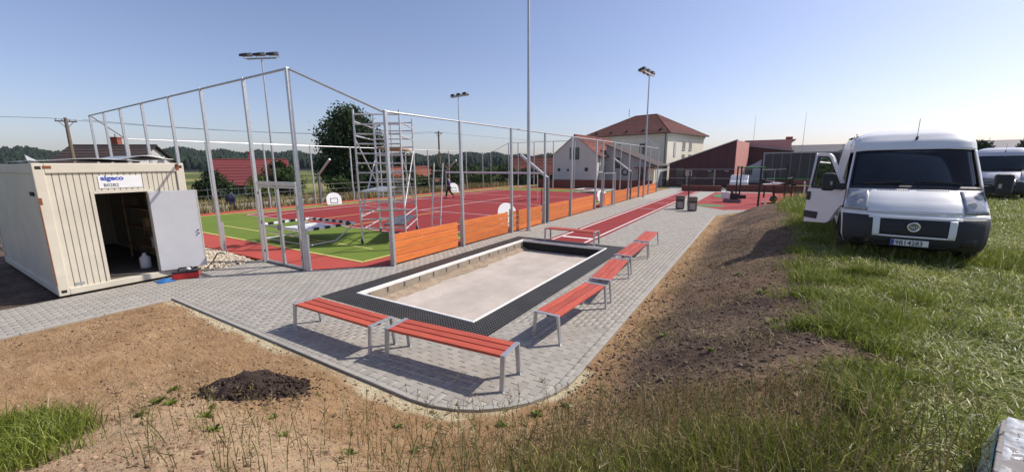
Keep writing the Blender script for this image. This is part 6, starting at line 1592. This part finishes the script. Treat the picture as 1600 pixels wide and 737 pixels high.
# tufts along the crest and on the left mound
def tuft(cx, cy, rx, ry, n, hm, spread=0.95):
    x = cx+rx*rs.normal(size=n)*0.5; y = cy+ry*rs.normal(size=n)*0.5
    h = hm*np.clip(rs.lognormal(0, 0.3, n), 0.4, 2.0); return blades(x, y, h, 0.0042*rs.uniform(0.6, 1.4, n), rs, spread, np.clip(rs.normal(0.48, 0.18, n), 0, 0.95))
for (cx, cy, rx, ry, n, hm) in [*[(0.75+rnd.random()**2*3.2, 2.8+rnd.random()*9.5, rnd.uniform(0.12, 0.5), rnd.uniform(0.12, 0.5), rnd.randint(150, 900), rnd.uniform(0.09, 0.19)) for _ in range(46)], (1.2, 6.0, 0.5, 0.6, 1500, 0.19), (1.7, 14.5, 0.8, 2.5, 5000, 0.28), (1.55, 19.5, 0.7, 2.5, 4500, 0.33), (1.9, 22.2, 0.8, 1.6, 3500, 0.42)]:
    sets.append(tuft(cx, cy, rx, ry, n, hm))
n = 26000; x = rs.uniform(-7.6, -3.2, n); y = rs.uniform(-0.6, 1.3, n); k = rs.uniform(0, 1, n) < left_grass(x, y); x, y = x[k], y[k]
sets.append(blades(x, y, 0.15*np.clip(rs.lognormal(0, 0.35, len(x)), 0.4, 2), 0.0038*rs.uniform(0.6, 1.4, len(x)), rs, 0.8))
# verge below the van: taller weeds in the shade
n = 9000; x = rs.uniform(1.6, 4.6, n); y = rs.uniform(10.3, 12.4, n); sets.append(blades(x, y, 0.15*np.clip(rs.lognormal(0, 0.4, n), 0.4, 2.2), 0.0045*rs.uniform(0.6, 1.4, n), rs, 0.6, np.clip(rs.normal(0.5, 0.2, n), 0, 0.96)))
def merge(sets):
    V = []; T = []; A = []; k = 0
    for v, t, c in sets: V.append(v); T.append(t+k); A.append(c); k += len(v)
    return np.concatenate(V), np.concatenate(T), np.concatenate(A)
# mown clippings lying on the lawn, fresh upright blades along the near crest
n = 60000; x, y = scatter(n, -0.2, 8.0, 1.8, 16.0, 1.9); k = rs.uniform(0, 1, n) < grass_mask(x, y); x, y = x[k], y[k]
sets.append(blades(x, y, rs.uniform(0.02, 0.05, len(x)), 0.0034*rs.uniform(0.6, 1.5, len(x)), rs, 3.2, np.clip(rs.normal(0.78, 0.2, len(x)), 0, 1), pz=hz(x, y)+rs.uniform(0.01, 0.05, len(x))))
n = 11000; x = rs.uniform(-1.5, 0.8, n); y = rs.uniform(1.55, 3.0, n); k = (sdf_pave(x, y) > 0.3) & (vnoise(x*1.8, y*1.8, 21.0)+0.55*(x+0.45)+0.18*rs.normal(size=n) > 0.05); x, y = x[k], y[k]
sets.append(blades(x, y, 0.13*np.clip(rs.lognormal(0, 0.4, len(x)), 0.4, 2.6), 0.003*rs.uniform(0.6, 1.4, len(x)), rs, 0.7, np.clip(rs.normal(0.5, 0.22, len(x)), 0, 1)))
# small leafy weeds on the soil join the ground cover
def weed(x, y, s, seed):
    rs2 = np.random.RandomState(seed); n = 26; z = gz(x, y)
    a = rs2.uniform(0, 6.28, n); el = rs2.uniform(0.15, 1.0, n); L = s*rs2.uniform(0.5, 1.2, n)
    d = np.stack([np.cos(a)*np.cos(el), np.sin(a)*np.cos(el), np.sin(el)], 1); w = np.stack([-np.sin(a), np.cos(a), 0*a], 1)*(L*0.2)[:, None]
    b = np.stack([np.full(n, x), np.full(n, y), np.full(n, z)], 1); m = b+d*(L*0.55)[:, None]; t = b+d*L[:, None]-np.array([0, 0, 1])*(L*0.2)[:, None]
    V = np.stack([b, m+w, t, m-w], 1).reshape(-1, 3); i = np.arange(n)*4
    return V, np.concatenate([np.stack([i, i+1, i+2], 1), np.stack([i, i+2, i+3], 1)]), np.repeat(np.clip(rs2.normal(0.3, 0.18, n), 0, 0.8), 4)
wspots = [(-2.05, 3.05, 0.075), (-1.83, 3.42, 0.085), (-2.25, 2.86, 0.05), (-1.62, 3.72, 0.06), (-4.3, 1.35, 0.09), (-3.7, 1.2, 0.08), (-4.9, 1.05, 0.08), (-3.3, 1.55, 0.06), (-2.9, 2.45, 0.06), (-2.4, 2.2, 0.07), (-1.0, 5.8, 0.08), (0.2, 7.2, 0.10), (-0.3, 4.9, 0.07), (-5.6, 1.5, 0.07), (0.3, 5.7, 0.09), (-0.2, 9.0, 0.08), (-3.9, 1.75, 0.06), (-4.6, 1.5, 0.07), (-2.6, 1.7, 0.06), (-1.9, 2.3, 0.06), (-5.2, 1.25, 0.10), (-5.0, 1.3, 0.08)]
for i, (x, y, s_) in enumerate(wspots): sets.append(weed(x, y, s_, 70+i))
v, t, c = merge(sets)
tag(fast_mesh('grass', v, t, {'rnd': c}, 'grass'), 'green mown grass and weeds covering the raised ground on the right and lower left', 'grass', kind='stuff')
# sparse dry straw on the bank and thin weeds on the soil
sets = []
n = 24000; x = rs.uniform(-1.5, 1.6, n); y = 2.4+12*rs.uniform(0, 1, n)**1.5; k = (sdf_pave(x, y) > 0.1) & (vnoise(x*2, y*2, 4.0)+0.25*rs.normal(size=n) > 0.05); x, y = x[k], y[k]
h = rs.uniform(0.03, 0.10, len(x)); sets.append(blades(x, y, h, 0.0032*rs.uniform(0.6, 1.4, len(x)), rs, 2.6, np.clip(rs.normal(0.45, 0.3, len(x)), 0, 1)))
n = 5000; x = rs.uniform(-7.5, 0.3, n); y = rs.uniform(0.4, 2.8, n); k = (sdf_pave(x, y) > 0.1) & (vnoise(x*1.7, y*1.7, 8.0)+0.2*rs.normal(size=n) > 0.17); x, y = x[k], y[k]
sets.append(blades(x, y, rs.uniform(0.02, 0.09, len(x)), 0.002*rs.uniform(0.6, 1.4, len(x)), rs, 1.3, np.clip(rs.normal(0.4, 0.25, len(x)), 0, 1)))
n = 7000; x = rs.uniform(-2.4, 0.9, n); y = rs.uniform(1.6, 3.9, n); k = (sdf_pave(x, y) > 0.25) & (x*0.55+rs.normal(0, 0.35, n) > -0.75); x, y = x[k], y[k]
sets.append(blades(x, y, rs.uniform(0.06, 0.34, len(x)), 0.0026*rs.uniform(0.6, 1.4, len(x)), rs, 0.7, np.clip(rs.normal(0.45, 0.28, len(x)), 0, 1)))
n = 14000; x = rs.uniform(-32, -27.6, n); y = rs.uniform(5.5, 46, n); sets.append(blades(x, y, rs.uniform(0.25, 0.75, n), 0.022*rs.uniform(0.6, 1.4, n), rs, 0.4, np.clip(rs.normal(0.55, 0.28, n), 0, 1)))
v, t, c = merge(sets)
tag(fast_mesh('dry_grass', v, t, {'rnd': c}, 'stalk'), 'thin dry grass and straw on the bare bank and behind the court', 'grass', kind='stuff')
# tall flowering grass stems in the foreground
V = []; T = []; A = []; k0 = 0
def add_tri(a, b, c, col):
    global k0
    V.extend([a, b, c]); T.append((k0, k0+1, k0+2)); A.extend([col]*3); k0 += 3
def ribbon(p, q, w0, w1, col):
    d = (q-p); s = d.cross(Vector((rnd.uniform(-1, 1), rnd.uniform(-1, 1), 0.2)))
    if s.length < 1e-6: s = Vector((1, 0, 0))
    s.normalize(); add_tri(p-s*w0, p+s*w0, q+s*w1, col); add_tri(p-s*w0, q+s*w1, q-s*w1, col)
def stem(x, y, h, head=True):
    z = gz(x, y)-0.01; p = Vector((x, y, z)); col = rnd.choice((rnd.uniform(0, 0.3), rnd.uniform(0.2, 0.95)))
    a = rnd.uniform(0, 6.28); ln = rnd.uniform(0.05, 0.35)*h; prev = p; N_ = 6; pts = [p]
    for i in range(1, N_+1):
        f = i/N_; q = p+Vector((math.cos(a)*ln*f*f, math.sin(a)*ln*f*f, h*f*(1-0.1*f))); ribbon(prev, q, 0.0034*(1.1-f*0.6), 0.0032*(1.1-f*0.7), col); prev = q; pts.append(q)
    for i in range(rnd.randint(0, 2)):
        f = rnd.uniform(0.1, 0.5); b = pts[int(f*N_)]; aa = rnd.uniform(0, 6.28); e = b+Vector((math.cos(aa), math.sin(aa), 0.8))*rnd.uniform(0.04, 0.11); ribbon(b, e, 0.0028, 0.0005, col*0.5)
    if head:
        d = (pts[-1]-pts[-2]).normalized(); L = rnd.uniform(0.06, 0.14); kind = rnd.random()
        for i in range(rnd.randint(10, 18)):
            f = rnd.random(); b = pts[-1]+d*(f-0.75)*L; aa = rnd.uniform(0, 6.28)
            sp = 0.008 if kind < 0.55 else 0.05*(1.05-f)
            e = b+Vector((math.cos(aa)*sp, math.sin(aa)*sp, rnd.uniform(0.008, 0.022))); ribbon(b, e, 0.002, 0.0016, min(1, col+0.15))
for i in range(620):
    x = rnd.choice((rnd.uniform(-3.3, 1.3), rnd.uniform(-1.6, 1.0))); y = rnd.uniform(1.0, 2.7)+(0.5*x if x > 0 else 0.12*x)
    if float(sdf_pave(np.array(x), np.array(y))) < 0.12: continue
    stem(x, y, rnd.uniform(0.18, 0.66), rnd.random() < 0.75)
for i in range(70): stem(rnd.uniform(-5.2, -2.8), rnd.uniform(0.55, 1.5), rnd.uniform(0.15, 0.45), rnd.random() < 0.7)
for (x, y, h) in [(-1.62, 3.30, 0.52), (-1.50, 3.5, 0.62), (-1.9, 2.75, 0.55), (-2.1, 2.72, 0.5), (-2.35, 2.62, 0.62), (-2.7, 2.5, 0.50), (-3.0, 2.45, 0.42), (-1.45, 3.9, 0.45), (-1.75, 2.95, 0.60), (-2.55, 2.3, 0.72), (-1.35, 3.0, 0.66)]:
    stem(x, y, h); stem(x+0.05, y-0.04, h*0.8)
for i in range(60):
    x = rnd.uniform(0.2, 2.0); y = rnd.uniform(3.0, 10.0)
    if float(grass_mask(np.array(x), np.array(y))) > 0.3: stem(x, y, rnd.uniform(0.25, 0.5))
for i in range(80): stem(rnd.uniform(1.3, 4.4), rnd.uniform(9.9, 11.2), rnd.uniform(0.18, 0.42))
tag(fast_mesh('tall_grass', [tuple(p) for p in V], T, {'rnd': A}, 'stalk'), 'tall thin flowering grass stems standing in the foreground', 'grass', kind='stuff')

# ------------------------------------------------------------------ pallet of pavers at the lower right
PZ = gz(1.7, 2.4)
pa = thing('paver_pallet', 'wooden pallet at the lower right corner carrying wrapped pavers', 'pallet', (1.54, 2.48, PZ), R(-21))
for y in (-0.36, 0, 0.36):
    MB().box(-0.5, 0.5, y-0.05, y+0.05, 0.02, 0.10).build('runner', 'wood_raw', pa, world=False)
for x in (-0.44, -0.22, 0, 0.22, 0.44): MB().box(x-0.05, x+0.05, -0.45, 0.45, 0.10, 0.122).build('deck_board', 'wood_raw', pa, world=False)
loc = pa.location; rz = pa.rotation_euler.z
Mw = local_frame(loc, rz); kk = 0
for lz in range(2):
    for ix in range(5):
        for iy in range(4):
            if lz == 1 and (ix >= 4 and iy < 1): continue
            m = MB().box(-0.095, 0.095, -0.098, 0.098, 0, 0.078).build('concrete_paver', 'paver_dark', bevel=0.006)
            m.location = Mw @ Vector((-0.4+ix*0.2, -0.3+iy*0.2, 0.123+lz*0.081)); m.rotation_euler = (0, 0, rz+prg.uniform(-.02, .02))
            tag(m, 'dark grey concrete paver stacked on the wrapped pallet', 'paver', 'pavers stacked on the pallet')
fl = thing('plastic_wrap', 'torn clear plastic wrap draped over the stacked pavers', 'plastic wrap', loc, rz)
rows = []
for j in np.linspace(-1, 1, 40):
    row = []
    for i in np.linspace(-1, 1, 40):
        x, y = i*0.56, j*0.5; z = 0.295+0.03*float(vnoise(x*9+3, y*9, 1.0))+0.015*float(vnoise(x*22, y*22, 4.0))
        ed = max(abs(i)-0.86, abs(j)-0.86, 0)/0.14
        z -= 0.26*ed; row.append((x*(1-0.04*ed), y*(1-0.04*ed), z))
    rows.append(row)
m = MB(); m.grid(rows); m.f = [f for f in m.f if not (m.v[f[0]][0] > -0.43+0.04*math.sin(m.v[f[0]][1]*14)-0.35*min(0, m.v[f[0]][1]+0.1)*0 and m.v[f[0]][1] < 0.24+0.12*m.v[f[0]][0]+0.05*math.sin(m.v[f[0]][0]*17))]
m.build('film', 'plastic_film', fl, world=False, smooth=True)
for x in (-0.15, 0.25): MB().path([(x, -0.51, 0.03), (x, -0.51, 0.31), (x, 0.51, 0.31), (x, 0.51, 0.03)], 0.008, 6).build('strap', 'black', fl, world=False)
MB().box(-0.503, -0.499, -0.38, 0.38, 0.13, 0.24).build('label_band', 'green_strap', fl, world=False)

# ------------------------------------------------------------------ summer haze
hm, hnt, hb2 = nmat('haze_air')
hnt.nodes.remove(hb2)
pv = N(hnt, 'ShaderNodeVolumePrincipled', Density=0.00013, Anisotropy=0.2); pv.inputs['Color'].default_value = (0.80, 0.88, 1.0, 1)
hnt.links.new(pv.outputs[0], hnt.nodes['Material Output'].inputs['Volume'])
hz_o = MB().box(-1550, 700, -700, 1550, -1.4, 34.0).build('haze', 'haze_air'); tag(hz_o, kind='stuff')
